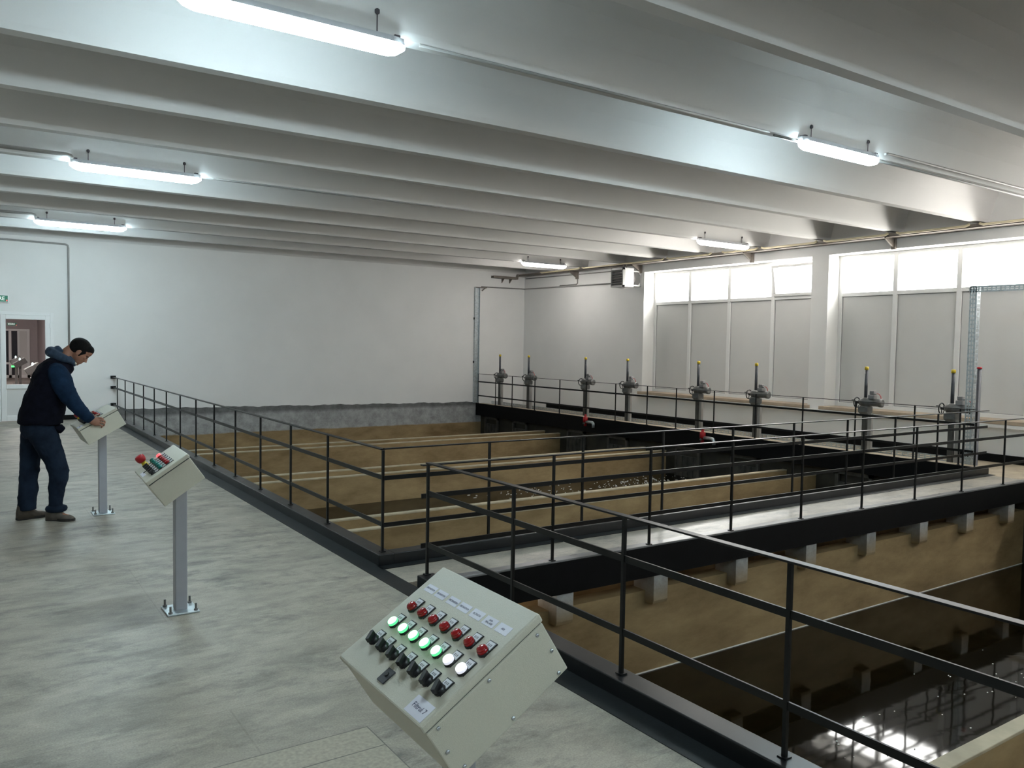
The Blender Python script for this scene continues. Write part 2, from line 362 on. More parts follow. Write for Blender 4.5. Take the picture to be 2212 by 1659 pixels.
def tag(o, label, cat, group=None, kind=None):
    o['label'] = label; o['category'] = cat
    if group: o['group'] = group
    if kind: o['kind'] = kind
    return o
def struct(o, label=None, cat=None):
    o['kind'] = 'structure'
    if label: o['label'] = label
    if cat: o['category'] = cat
    return o
def thing(name, label, cat, loc=(0, 0, 0), rz=0.0, group=None):
    o = bpy.data.objects.new(name, None); COL.objects.link(o)
    o.empty_display_size = 0.1
    o.location = loc; o.rotation_euler = (0, 0, rz)
    return tag(o, label, cat, group)
def plabel(o, t): o['label'] = t; return o
def copy_tree(o, parent=None):
    c = o.copy(); COL.objects.link(c)
    if parent is not None: c.parent = parent
    for ch in list(o.children): copy_tree(ch, c)
    return c
def text_mesh(body, size, name, mat, parent, mtx, extrude=0.0004, align='CENTER', maxw=None):
    cu = bpy.data.curves.new(name, 'FONT'); cu.body = body; cu.size = size; cu.extrude = extrude
    cu.align_x = align; cu.align_y = 'CENTER'
    to = bpy.data.objects.new(name+'_curve', cu); COL.objects.link(to)
    dg = bpy.context.evaluated_depsgraph_get(); dg.update()
    me = bpy.data.meshes.new_from_object(to.evaluated_get(dg))
    bpy.data.objects.remove(to); bpy.data.curves.remove(cu)
    if maxw:
        xs = [v.co.x for v in me.vertices]; w = max(xs)-min(xs)
        if w > maxw: me.transform(Matrix.Scale(maxw/w, 4, (1, 0, 0)))
    me.materials.clear(); me.materials.append(mat); me.transform(mtx); me.name = name
    o = bpy.data.objects.new(name, me); COL.objects.link(o)
    if parent is not None: o.parent = parent
    return o

# ------------------------------------------------------------------ dimensions (metres; x to the window wall, y to the far wall)
YF = 19.2; XW = 13.42; XG = 11.85; K = 0.088; XL = -3.2; YB = -5.0
KX0, KX1 = 2.61, 2.74
# ------------------------------------------------------------------ setting: floor, walkways, kerbs
fl = MB()
fl.box((XL, YB, -0.25), (2.612, YF, 0.0))
struct(fl.build('floor', M['floor']), 'worn pale grey concrete floor with dark smears, left of the basins', 'floor')
w = MB()
w.box((2.60, 5.13, -0.27), (12.0, 5.64, -0.001))
walk = struct(w.build('walkway_slab', M['walk']), 'narrow concrete walkway between the two basins', 'walkway')
e = MB(); e.box((2.72, 5.04, -0.27), (12.0, 5.131, 0.004))
plabel(e.build('edge_plate', [M['edge']], walk, bevel=0.004), 'dark worn steel edge of the walkway')
e = MB(); e.box((2.72, 5.034, -0.275), (12.0, 5.041, -0.012))
e.build('fascia', M['blackdull'], walk)
for i in range(9):
    x = 2.83 + i*1.06
    c = MB()
    P = [(5.045, -0.275), (5.045, -0.50), (5.055, -0.53), (5.30, -0.545), (5.30, -0.275)]
    c.prism([Vector((x, a, b)) for a, b in P], (0.17, 0, 0))
    c.build('corbel', M['corbel'], walk, bevel=0.004)
w = MB()
w.box((2.745, 5.15, -2.0), (12.0, 5.33, -0.43)); w.box((2.745, 5.60, -2.0), (12.0, 5.74, -0.001))
struct(w.build('basin_wall', M['ochre']), 'ochre stained wall of the near basin under the walkway', 'basin wall')
s = MB(); s.box((0.35, 2.45, -0.001), (1.463, 3.255, 0.0025)); s.box((0.35, 3.066, 0.0024), (1.463, 3.072, 0.0027), 1); s.box((1.463, 2.45, -0.001), (1.468, 3.26, 0.0027), 1); s.box((0.35, 3.255, -0.001), (1.468, 3.26, 0.0027), 1)
struct(s.build('trim_2', [M['patch'], M['joint']]), 'paler beige floor patch with thin joints near the nearest stand', 'floor patch')
# floor strip and kerbs
s = MB(); s.box((2.47, YB, 0.0), (2.612, YF, 0.004)); s.box((2.60, 5.52, 0.0), (11.95, 5.615, 0.004))
struct(s.build('trim_1', M['strip']), 'dark painted strip on the floor along the kerbs', 'floor strip')
k = MB()
k.box((KX0, 5.61, 0.0), (KX1, YF, K)); k.box((KX1-0.001, 5.61, 0.0), (11.95, 5.74, K-0.0005))
k.box((KX0+0.01, 5.74, -0.3), (KX1, YF, 0.001)); k.box((KX1, 5.70, -0.3), (11.9, 5.745, 0.001))
struct(k.build('kerb', M['black'], bevel=0.006), 'glossy black kerb around the far basin', 'kerb')
k = MB(); k.box((KX0, YB, 0.0), (KX1, 4.985, K)); k.box((KX0+0.01, YB, -0.3), (KX1, 5.0, 0.001))
struct(k.build('kerb', M['black'], bevel=0.006), 'glossy black kerb along the near basin', 'kerb')
# back walkway by the windows
b = MB()
b.box((XG+0.01, YB, -0.25), (XW, YF, 0.0)); b.box((XG+0.01, 5.74, -0.001), (12.08, YF, 0.082))
bw = struct(b.build('walkway_slab', M['tan_slab']), 'beige concrete walkway along the window wall', 'walkway')
b = MB(); b.box((XG-0.02, 5.745, -0.245), (XG+0.012, YF, 0.088))
b.build('fascia', M['blackdull'], bw)
b = MB(); b.box((12.0, YB, -0.245), (12.03, 5.05, 0.004)); b.build('fascia', M['blackdull'], bw)
# basin inner walls
g = MB()
g.box((KX0+0.01, YB, -2.0), (KX1, 5.15, -0.29)); g.box((KX0+0.01, 5.7, -2.0), (KX1, YF, -0.29))
struct(g.build('basin_wall', M['ochre']), 'inner face of the basins below the left kerb', 'basin wall')
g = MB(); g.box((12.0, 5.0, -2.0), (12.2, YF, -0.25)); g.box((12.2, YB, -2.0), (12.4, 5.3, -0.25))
struct(g.build('basin_wall', M['gate_shade']), 'shaded gate wall of the basins under the window walkway', 'basin wall')
g = MB(); g.box((KX0, YB, -2.1), (12.3, YF, -1.9))
struct(g.build('basin_floor', M['ochre']), 'floor of the basins under the water', 'basin floor')
# overflow channels: two thin walls and a bottom each
def channel(y0, y1, label):
    c = MB(); t = 0.085
    c.box((KX1-0.005, y0, -1.9), (12.005, y0+t, -0.405)); c.box((KX1-0.005, y1-t, -1.9), (12.005, y1, -0.40))
    c.box((KX1, y0+t, -1.0), (12.0, y1-t, -0.85))
    cw = struct(c.build('channel_wall', M['ochre'], bevel=0.008), label, 'channel wall')
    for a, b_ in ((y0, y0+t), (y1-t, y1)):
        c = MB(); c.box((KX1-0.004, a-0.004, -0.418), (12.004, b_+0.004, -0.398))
        plabel(c.build('rim', M['rim'], cw, bevel=0.004), 'pale rim of the channel wall, light on its top painted in')
channel(15.55, 16.25, 'ochre twin-walled channel across the far basin, nearest the far wall')
channel(11.97, 12.66, 'ochre twin-walled channel across the middle of the far basin')
channel(8.42, 9.10, 'ochre twin-walled channel across the far basin, nearest the walkway')
channel(1.42, 2.14, 'ochre channel wall across the near basin, lower right')
# water
def water(x0, x1, y0, y1, z, label):
    o = MB(); o.add([(x0, y0, z), (x1, y0, z), (x1, y1, z), (x0, y1, z)], [(0, 1, 2, 3)])
    ob = o.build('water', M['water'], fixn=False); tag(ob, label, 'water', 'basin water', 'stuff'); return ob
water(KX1-.004, 12.1, 2.13, 5.155, -1.17, 'still dark brown water in the near basin under the railing')
water(KX1-.004, 12.0, YB, 1.43, -1.17, 'dark water in the near basin beyond the channel, lower right corner')
water(KX1-.004, 12.0, 5.74, 8.43, -1.28, 'dark water in the far basin cell beside the walkway')
water(KX1-.004, 12.0, 9.09, 11.98, -0.865, 'rippled brown water with foam in the second cell of the far basin')
water(KX1-.004, 12.0, 12.65, 15.56, -1.28, 'dark water in the third cell of the far basin')
water(KX1-.004, 12.0, 16.24, YF, -1.28, 'dark water in the farthest cell at the far wall')
fo = MB()
for cx, cy, sx, sy, nn in ((10.9, 11.35, 0.55, 0.20, 110), (8.2, 11.45, 0.6, 0.22, 70), (9.8, 11.2, 0.5, 0.2, 14)):
    for i in range(nn):
        x = random.gauss(cx, sx); y = random.gauss(cy, sy)
        if not (9.2 < y < 11.9 and 4 < x < 11.9): continue
        r = random.uniform(0.004, 0.014)
        fo.ell((x, y, -0.863), (r*random.uniform(1, 3.0), r*random.uniform(0.4, 0.9), 0.006), Matrix.Rotation(random.gauss(0, 0.5), 3, 'Z'), 8, 4)
tag(fo.build('foam', M['foam']), 'white foam flecks on the rippled brown water', 'foam', None, 'stuff')
fo = MB()
for i in range(70):
    x = random.uniform(4.3, 8.5); y = random.uniform(2.2, 3.9)
    r = random.uniform(0.003, 0.008); fo.ell((x, y, -1.168), (r*1.6, r, 0.004), None, 6, 4)
tag(fo.build('foam', M['foam']), 'tiny pale specks floating on the still dark water', 'foam', None, 'stuff')

q = MB(); q.box((KX1, 5.144, -1.175), (12.0, 5.151, -1.160)); tag(q.build('scum_line', M['foam']), 'thin whitish scum line along the ochre wall at the water of the near basin', 'scum line', None, 'stuff')
# ------------------------------------------------------------------ walls
# far wall: plaster with a ragged lower edge over bare basin concrete
def far_edge(x): return 0.195 - (x-2.7)/9.0*0.075 + 0.008*math.sin(x*5.1) + 0.006*math.sin(x*13.7+1) + 0.004*math.sin(x*29)
fw = MB()
DX0, DX1, DZ = 0.585, 1.575, 2.215
fw.box((XL-0.2, YF, 0.0), (DX0, YF+0.25, 4.7)); fw.box((DX0, YF, DZ), (DX1, YF+0.25, 4.7)); fw.box((DX1, YF, 0.0), (2.74, YF+0.25, 4.7))
n = 180; top = 4.7; vs = []; fs = []
for i in range(n+1):
    x = 2.74 + (XG+0.02-2.74)*i/n; zz = far_edge(x)
    vs += [(x, YF, top), (x, YF, zz), (x, YF+0.05, zz-0.004), (x, YF+0.25, top)]
for i in range(n):
    a = 4*i; fs += [(a, a+1, a+5, a+4), (a+1, a+2, a+6, a+5), (a, a+4, a+7, a+3)]
fw.add(vs, fs); fw.box((XG+0.02, YF, -0.2), (XW+0.4, YF+0.25, 4.7))
struct(fw.build('wall_far', M['plaster']), 'white plastered far wall with a ragged lower plaster edge', 'wall')
fb = MB(); fb.box((2.6, YF+0.015, -2.0), (12.4, YF+0.2, 0.25))
struct(fb.build('basin_wall', M['basin']), 'bare grey concrete strip with ochre stain below the far wall plaster', 'basin wall')
bb = MB(); bb.box((DX1+0.03, YF-0.02, 0.0), (2.60, YF+0.001, 0.10)); bb.box((XL, YF-0.02, 0.0), (DX0-0.03, YF+0.001, 0.10))
struct(bb.build('baseboard_far', M['blackdull']), 'black skirting at the foot of the far wall', 'baseboard')
lw = MB(); lw.box((XL-0.2, YB, 0.0), (XL, YF, 4.7)); struct(lw.build('wall_left', M['plaster']))
lw = MB(); lw.box((XL-0.2, YB-0.2, -2.0), (XW+0.4, YB, 4.7)); struct(lw.build('wall_back', M['plaster']))
# window wall
SILL, HEAD, TR = 0.66, 3.49, 2.755
OPEN = [(9.66, 14.25), (4.82, 9.30), (-0.02, 4.46), (-4.86, -0.38)]
rw = MB(); XO = XW+0.42
rw.box((XW, YB, -0.3), (XO, YF, SILL-0.06)); rw.box((XW, YB, HEAD), (XO, YF, 4.7)); rw.box((XW-0.10, YB, SILL-0.115), (XW+0.01, 14.42, SILL-0.062))
yy = YF
for y0, y1 in OPEN:
    rw.box((XW, y1, SILL-0.061), (XO, yy, HEAD+0.001)); yy = y0
rw.box((XW, YB, SILL-0.061), (XO, yy, HEAD+0.001))
struct(rw.build('wall_right', M['plaster']), 'white window wall with deep reveals and a pier between the openings', 'wall')
bb = MB(); bb.box((XW-0.045, YB, 0.0), (XW+0.002, YF-1.2, 0.125))
struct(bb.build('baseboard_right', M['blackdull'], bevel=0.005), 'black skirting along the window wall', 'baseboard')
# windows: upper glass, lower white panels
XP = XW+0.37
def window(idx, y0, y1, tilt=None):
    sl = MB(); sl.box((XW-0.105, y0-0.05, SILL-0.06), (XO, y1+0.05, SILL+0.002))
    root = MB(); F = 0.07
    x0, x1 = XP-0.03, XP+0.04
    root.box((x0, y0, SILL), (x1, y1, SILL+F)); root.box((x0, y0, HEAD-F), (x1, y1, HEAD)); root.box((x0, y0, TR-0.035), (x1, y1, TR+0.035))
    nb = 4; bays = []
    for i in range(nb+1):
        y = y0 + (y1-y0)*i/nb
        hw = 0.042
        a = max(y-hw, y0); b_ = min(y+hw, y1)
        if i == 0: b_ = y0+F
        if i == nb: a = y1-F
        root.box((x0-0.004, a, SILL), (x1, b_, HEAD))
        bays.append((a, b_))
    o = struct(root.build('window_%d' % idx, M['pvc'], bevel=0.006))
    plabel(sl.build('sill', M['sillstone'], o, bevel=0.006), 'beige stone sill')
    for i in range(nb):
        a = bays[i][1]; b_ = bays[i+1][0]
        pnl = MB(); pnl.box((XP, a-0.01, SILL+F-0.01), (XP+0.02, b_+0.01, TR-0.03)); G = 0.010
        for lo, hi in (((a-0.002, SILL+F-0.002), (a+G, TR-0.033)), ((b_-G, SILL+F-0.002), (b_+0.002, TR-0.033)), ((a, SILL+F-0.002), (b_, SILL+F+G)), ((a, TR-0.035-G), (b_, TR-0.033))):
            pnl.box((XP-0.006, lo[0], lo[1]), (XP+0.001, hi[0], hi[1]), 1)
        pnl.build('panel', [M['pvc_panel'], M['gasket']], o)
        if tilt == i:
            sash = MB(); S = 0.055; h = HEAD-F-TR-0.035
            sash.box((-0.03, a+0.002, 0), (0.03, b_-0.002, S)); sash.box((-0.03, a+0.002, h-S), (0.03, b_-0.002, h))
            sash.box((-0.03, a+0.002, S), (0.03, a+0.002+S, h-S)); sash.box((-0.03, b_-0.002-S, S), (0.03, b_-0.002, h-S))
            mt = Matrix.Translation((XP-0.035, 0, TR+0.035)) @ Matrix.Rotation(math.radians(-11), 4, 'Y')
            sash.xf(mt); so = sash.build('sash', M['pvc'], o, bevel=0.005); plabel(so, 'upper sash tilted open inward')
            gp = MB(); gp.box((-0.004, a+S, S-0.005), (0.004, b_-S, h-S+0.005)); gp.xf(mt); gp.build('pane', M['glass'], so)
            hd = MB(); hd.box((-0.05, (a+b_)/2-0.06, h-0.035), (-0.03, (a+b_)/2+0.06, h-0.015)); hd.xf(mt); hd.build('handle', M['pvc'], so)
        else:
            gp = MB(); gp.box((XP, a-0.005, TR+0.03), (XP+0.008, b_+0.005, HEAD-F+0.005)); gp.build('pane', M['glass'], o)
    return o
for i, (a, b_) in enumerate(OPEN):
    window(i+1, a, b_, 0 if i == 0 else None)
# ------------------------------------------------------------------ ceiling of ribbed concrete units
ce = MB(); prof = []
RP = 1.415; R0 = 3.69
kk = list(range(-6, 12))
for k_ in kk:
    c = R0 + RP*k_
    prof += [(c-0.075, 3.80), (c-0.058, 3.752), (c+0.058, 3.75), (c+0.075, 3.80)]
    ym = c + RP/2
    a = c+0.075; b_ = c+RP-0.075
    prof += [(a+0.06, 4.05), (a+0.13, 4.25), (a+0.25, 4.37), (ym, 4.42), (b_-0.25, 4.37), (b_-0.13, 4.25), (b_-0.06, 4.05)]
prof = [p for p in prof if YB-0.6 < p[0] < YF+0.6]
n = len(prof)
vs = [(XL-0.1, y, z) for y, z in prof] + [(XW+0.2, y, z) for y, z in prof]
ce.add(vs, [(i, i+1, n+i+1, n+i) for i in range(n-1)])
ce.add([(XL-0.2, YB-0.3, 4.75), (XW+0.4, YB-0.3, 4.75), (XW+0.4, YF+0.3, 4.75), (XL-0.2, YF+0.3, 4.75)], [(0, 1, 2, 3)])
struct(ce.build('ceiling', M['ceiling'], fixn=False), 'pale ribbed concrete ceiling', 'ceiling')

# ------------------------------------------------------------------ door in the far wall and the hall behind it
d = MB()
d.box((DX0, YF-0.02, 0), (DX0+0.06, YF+0.06, DZ)); d.box((DX1-0.06, YF-0.02, 0), (DX1, YF+0.06, DZ)); d.box((DX0+0.06, YF-0.02, DZ-0.06), (DX1-0.06, YF+0.06, DZ))
door = struct(d.build('door_1', M['pvc'], bevel=0.005), 'white glazed door in the far wall behind the man', 'door')
d = MB(); X0, X1 = DX0+0.062, DX1-0.062
for lo, hi in (((X0, 0.01), (X0+0.09, DZ-0.062)), ((X1-0.09, 0.01), (X1, DZ-0.062)), ((X0+0.09, 0.01), (X1-0.09, 0.12)), ((X0+0.09, DZ-0.15), (X1-0.09, DZ-0.062)), ((X0+0.09, 0.66), (X1-0.09, 0.75))):
    d.box((lo[0], YF-0.035, lo[1]), (hi[0], YF+0.03, hi[1]))
leaf = d.build('door_leaf', M['pvc'], door, bevel=0.006)
d = MB(); d.box((X0+0.085, YF-0.012, 0.11), (X1-0.085, YF+0.012, 0.67)); d.build('lower_panel', M['pvc_panel'], leaf)
d = MB(); d.box((X0+0.085, YF-0.004, 0.735), (X1-0.085, YF+0.004, DZ-0.145)); d.build('pane', M['glass'], leaf)
d = MB()
for z in (0.35, 1.95): d.box((DX1-0.075, YF-0.055, z-0.05), (DX1-0.045, YF-0.02, z+0.05))
d.build('hinge', M['pvc'], door, bevel=0.004)
# hall behind
h = MB()
HY = 40.0
h.box((-2.5, HY, 0), (5, HY+0.1, 3.4)); h.box((2.68, YF+0.25, 0), (2.78, HY, 3.4)); h.box((-2.6, YF+0.25, 0), (-2.5, HY, 3.4))
h.box((-2.6, YF+0.25, 3.4), (2.78, HY, 3.5))
struct(h.build('wall_hall', M['hallwall']), 'pinkish grey hall walls seen through the door glass', 'wall')
h = MB(); h.box((-2.6, YF+0.001, -0.1), (2.7, HY, -0.002)); struct(h.build('floor_hall', M['hallfloor']), 'hall floor seen through the door glass', 'floor')
h = MB()
for xa, xb in ((0.95, 1.05), (1.63, 1.73), (1.945, 2.02), (2.30, 2.39)):
    h.box((xa, HY-0.08, 0), (xb, HY, 1.97))
h.box((0.95, HY-0.08, 1.97), (2.39, HY, 2.05)); h.box((0.95, HY-0.08, 0), (2.39, HY, 0.12)); h.box((0.95, HY-0.07, 0.57), (1.7, HY, 0.66))
hd = struct(h.build('door_2', M['pvc']), 'white framed double door at the end of the hall', 'door')
h = MB(); h.box((1.04, HY-0.03, 0.1), (1.95, HY-0.01, 1.98)); h.build('pane', M['darkglass'], hd)
h = MB(); h.box((2.01, HY-0.03, 0.1), (2.31, HY-0.01, 1.98)); h.build('panel', M['pvc_panel'], hd)
for yl in (24.0, 33.0):  # lamps added out of view to brighten the hall
    hl = thing('ceiling_light', 'unseen strip light added to light the hall behind the far door', 'light', (0.6, yl, 3.39), 0, 'added unseen hall lights')
    h = MB(); h.box((-0.6, -0.08, -0.06), (0.6, 0.08, -0.02)); h.build('diffuser', M['hallfill'], hl)
    h = MB(); h.box((-0.62, -0.09, -0.02), (0.62, 0.09, 0.01)); h.build('housing', M['lampbody'], hl)
def exit_sign(name, x, y, z, wdt, lab):
    r = thing(name, lab, 'sign', (x, y, z))
    q = MB(); q.box((-wdt/2, -0.04, -0.075), (wdt/2, 0, 0.075)); q.build('case', M['pvc'], r, bevel=0.006)
    q = MB(); q.box((-wdt/2+0.012, -0.044, -0.06), (wdt/2-0.012, -0.04, 0.062)); q.build('face', M['exitgreen'], r)
    text_mesh('IESIRE', 0.10, 'lettering', M['exitlit'], r, Matrix.Translation((-0.02, -0.0455, 0)) @ Matrix.Rotation(PI/2, 4, 'X'), maxw=wdt-0.09)
    q = MB(); q.lathe((wdt/2-0.03, -0.044, -0.035), (0, -1, 0), [(0, 0.012), (0.004, 0.012), (0.008, 0.006)], 12); plabel(q.build('pilot_light', M['litred'], r), 'small red pilot light')
    return r
exit_sign('exit_sign', 0.62, YF-0.001, 2.47, 0.34, 'green exit sign above the far door, cut by the left picture edge')
exit_sign('exit_sign', 1.76, HY-0.001, 2.25, 0.36, 'small exit sign at the end of the hall behind the door glass')
for i, (px_, py_) in enumerate([(1.64, 34.7), (1.60, 31.4), (1.60, 25.6)]):
    r = thing('control_stand', ['grey control stand farthest down the hall behind the door glass, with a green light', 'grey control stand in the middle of the row behind the door glass', 'grey control stand closest to the door glass in the hall behind'][i], 'control panel', (px_, py_, 0), 0, 'control stands in the hall behind the far door')
    q = MB(); q.box((-0.035, -0.035, 0), (0.035, 0.035, 0.80)); q.box((-0.1, -0.1, 0), (0.1, 0.1, 0.012)); q.build('pole', M['steelgrey'], r)
    q = MB(); q.box((-0.19, -0.25, -0.09), (0.19, 0.25, 0.09), 0, Matrix.Translation((0, 0, 0.86)) @ Matrix.Rotation(-0.55, 4, 'Y')); q.build('enclosure', M['steelgrey'], r, bevel=0.005)
    q = MB(); q.ell((-0.02, -0.22, 0.985), (0.028, 0.02, 0.05), None, 10, 6); q.build('indicator_lamp', M['paleind'], r)
    if i == 0:
        q = MB(); q.box((-0.16, -0.27, 0.62), (-0.06, -0.24, 0.68)); q.build('glow_box', M['greenglow'], r)  # small glowing green box

# ------------------------------------------------------------------ railings
PW = 0.018
def railing(label, p0, p1, posts, base, ztop=0.885, zs=(0.665, 0.30), ext0=0.0, ext1=0.0, ends=None, rz=None):
    p0 = Vector((*p0, 0)); p1 = Vector((*p1, 0)); d = (p1-p0).normalized(); L = (p1-p0).length
    rt = thing('guard_railing', label, 'railing', (p0.x, p0.y, base))
    B = Vector((0, 0, -base))
    for t in posts:
        q = MB(); c = d*t
        q.bar(c + Vector((0, 0, -0.004)), c + Vector((0, 0, ztop-base-0.006)), PW, PW, up=d)
        q.bar(c + Vector((0, 0, -0.002)), c + Vector((0, 0, 0.006)), 0.04, 0.04, up=d)
        q.build('post', M['rail'], rt)
    q = MB(); q.bar(d*(-ext0) + B + Vector((0, 0, ztop)), d*(L+ext1) + B + Vector((0, 0, ztop)), 0.042, 0.009); q.build('top_rail', M['rail'], rt, bevel=0.001)
    side = Vector((d.y, -d.x, 0)) * (PW/2+0.003)
    for nm, z in zip(('middle_rail', 'bottom_rail'), zs):
        q = MB(); q.bar(d*(-ext0) + side*0 + B + Vector((0, 0, z)), d*(L+ext1) + B + Vector((0, 0, z)), 0.010, 0.034); q.build(nm, M['rail'], rt)
    if ends:
        for z in (ztop,)+tuple(zs):
            q = MB(); c = d*(L+ext1) + B + Vector((0, 0, z)); q.box(c-Vector((0.05, 0.05, 0.03)), c+Vector((0.05, 0.02, 0.03))); q.build('wall_bracket', M['rail'], rt)
    return rt
XR = 2.678
railing('long black railing on the left kerb of the far basin, running to the far wall', (XR, 5.695), (XR, YF), [0.0]+[0.98*i+0.16 for i in range(1, 14)], K, ext1=-0.03, ends=True)
railing('black railing on the far basin kerb beside the walkway', (XR, 5.675), (11.93, 5.675), [0.96+1.005*i for i in range(0, 9)], K, ztop=0.892, ext1=0.06)
railing('black railing with three rails on the near basin kerb, closest to the camera', (XR, 4.965), (XR, YB), [0.0]+[1.06+0.963*i for i in range(0, 9)], K, ztop=0.875)
railing('black railing on the near edge of the walkway between the basins', (XR+0.10, 5.06), (11.95, 5.06), [1.07+1.045*i for i in range(0, 9)], 0.004, ztop=0.845, zs=(0.625, 0.27), ext0=0.10, ext1=0.03)
ys = [19.129, 18.121, 17.335, 16.333, 15.32, 14.32, 13.323, 12.337, 11.507, 10.525, 9.552, 8.567, 7.589, 6.62, 5.95]
railing('black railing along the window walkway in front of the valves', (XG+0.03, YF), (XG+0.03, 5.8), [YF-(y*1.0085) if y < 19 else 0.05 for y in ys], 0.086, ztop=0.90, zs=(0.685, 0.30))

# ------------------------------------------------------------------ sluice valves on the window walkway
XV = 12.20
def valve(name, label, y):
    r = thing(name, label, 'valve', (XV, y, 0.0), 0, 'motor driven sluice valves on the window walkway')
    q = MB(); q.box((-0.055, -0.10, 0), (0.035, 0.06, 0.012)); q.box((-0.03, -0.036, 0.0), (0.03, 0.036, 0.68)); plabel(q.build('column', M['colgrey'], r, bevel=0.006), 'dark grey front column')
    q = MB(); q.box((-0.03, -0.13, 0.0), (0.03, -0.07, 0.70)); q.bar((0, -0.075, 0.66), (0, -0.03, 0.76), 0.03, 0.03, up=(1, 0, 0)); plabel(q.build('column', M['stainless'], r, bevel=0.005), 'bright steel rear column')
    q = MB()
    q.rings([[Vector((a*hw, b_*hd, z)) for a, b_ in ((-1,-1),(1,-1),(1,1),(-1,1))] for z, hw, hd in ((0.66, 0.04, 0.05), (0.715, 0.075, 0.085), (0.80, 0.075, 0.085))], True, 0, False)
    q.lathe((0, 0, 0.79), (0, 0, 1), [(0, 0.085), (0.02, 0.085), (0.025, 0.07), (0.06, 0.07)], 18)
    q.build('flange_head', M['steelgrey'], r, bevel=0.004)
    q = MB()
    q.lathe((0, 0.10, 0.875), (0, -1, 0), [(0, 0.035), (0.02, 0.06), (0.05, 0.075), (0.20, 0.075), (0.21, 0.062), (0.34, 0.062), (0.345, 0.07), (0.39, 0.07), (0.40, 0.05)], 20)
    q.lathe((0, 0, 0.82), (0, 0, 1), [(0, 0.085), (0.10, 0.085), (0.115, 0.06), (0.13, 0.05)], 18)
    gear = q.build('gearbox', M['steelgrey'], r)
    q = MB(); q.box((-0.055, -0.175, 0.93), (0.055, -0.07, 1.00)); q.box((-0.04, -0.165, 1.0), (0.04, -0.085, 1.065)); q.box((-0.035, -0.20, 1.0), (0.0, -0.16, 1.03))
    plabel(q.build('control_box', M['heaterfan'], r, bevel=0.012), 'upright grey control box')
    q = MB()
    q.tube([Vector((-0.01, -0.19, 1.02)), Vector((-0.01, -0.235, 1.02)), Vector((-0.01, -0.27, 0.98)), Vector((-0.01, -0.275, 0.93)), Vector((-0.01, -0.26, 0.90))], 0.006, 8); plabel(q.build('cable', M['red'], r), 'thin red cable loop')
    q = MB(); R_ = 0.082
    q.rings([q.ring(Vector((R_*math.cos(t), 0.155, 0.86+R_*math.sin(t))), (-math.sin(t), 0, math.cos(t)), 0.009, 8) for t in [2*PI*i/28 for i in range(29)]], False)
    for i in range(3):
        t = 2*PI*i/3+0.5; q.tube([Vector((0, 0.15, 0.86)), Vector((R_*math.cos(t), 0.155, 0.86+R_*math.sin(t)))], 0.007, 8)
    q.lathe((0, 0.09, 0.86), (0, 1, 0), [(0, 0.022), (0.075, 0.018)], 12); q.tube([Vector((-0.07, 0.155, 0.90)), Vector((-0.07, 0.20, 0.90))], 0.009, 8)
    q.build('handwheel', M['blackplastic'], r)
    q = MB(); q.lathe((0, 0, 0.93), (0, 0, 1), [(0, 0.026), (0.475, 0.026)], 16); q.build('stem_tube', M['stemgrey'], r)
    q = MB(); q.lathe((0, 0, 1.40), (0, 0, 1), [(0, 0.032), (0.042, 0.032), (0.052, 0.024)], 16); plabel(q.build('stem_cap', M['yellow'], r), 'yellow end cap')
    # gate below the walkway on the basin side
    gx = 12.0-XV-0.02
    q = MB(); q.box((gx-0.05, -0.33, -0.95), (gx, -0.27, -0.26)); q.box((gx-0.05, 0.27, -0.95), (gx, 0.33, -0.26)); q.box((gx-0.05, -0.33, -0.32), (gx, 0.33, -0.26))
    q.build('gate_frame', M['gatesteel'], r)
    q = MB(); q.box((gx-0.03, -0.27, -1.2), (gx-0.005, 0.27, -0.45))
    for yy_ in (-0.14, 0, 0.14): q.box((gx-0.055, yy_-0.02, -1.2), (gx-0.03, yy_+0.02, -0.45))
    q.build('gate_plate', M['gatesteel'], r)
    return r
SC_V = XV/12.1
VY = [18.45, 17.10, 14.79, 13.335, 11.26, 9.84, 7.64, 6.25]
VL = ['grey motor valve nearest the far wall, in front of white plaster', 'grey motor valve just right of the room corner line', 'grey motor valve beyond the red and white level sensor near the far wall', 'grey motor valve below the wall heater, left of the first window',
      'grey motor valve in front of the first mullion bay with level sensor at its foot', 'grey motor valve in front of the second window bay, left of the tilted sash', 'grey motor valve in front of the wide pier edge and second window', 'grey motor valve beside the perforated upright tray']
for y, lab in zip(VY, VL): valve('sluice_valve', lab, y*SC_V*0.998)
r = thing('capped_pipe', 'dark upright pipe with red cap beside the perforated upright tray', 'pipe', (12.13, 5.885, 0.0))
q = MB(); q.lathe((0, 0, 0), (0, 0, 1), [(0, 0.05), (0.01, 0.05), (0.011, 0.03), (1.48, 0.03)], 18); q.build('pipe', M['stemgrey'], r)
q = MB(); q.lathe((0, 0, 1.475), (0, 0, 1), [(0, 0.034), (0.02, 0.034), (0.028, 0.028)], 18); plabel(q.build('cap', M['red'], r), 'red end cap')
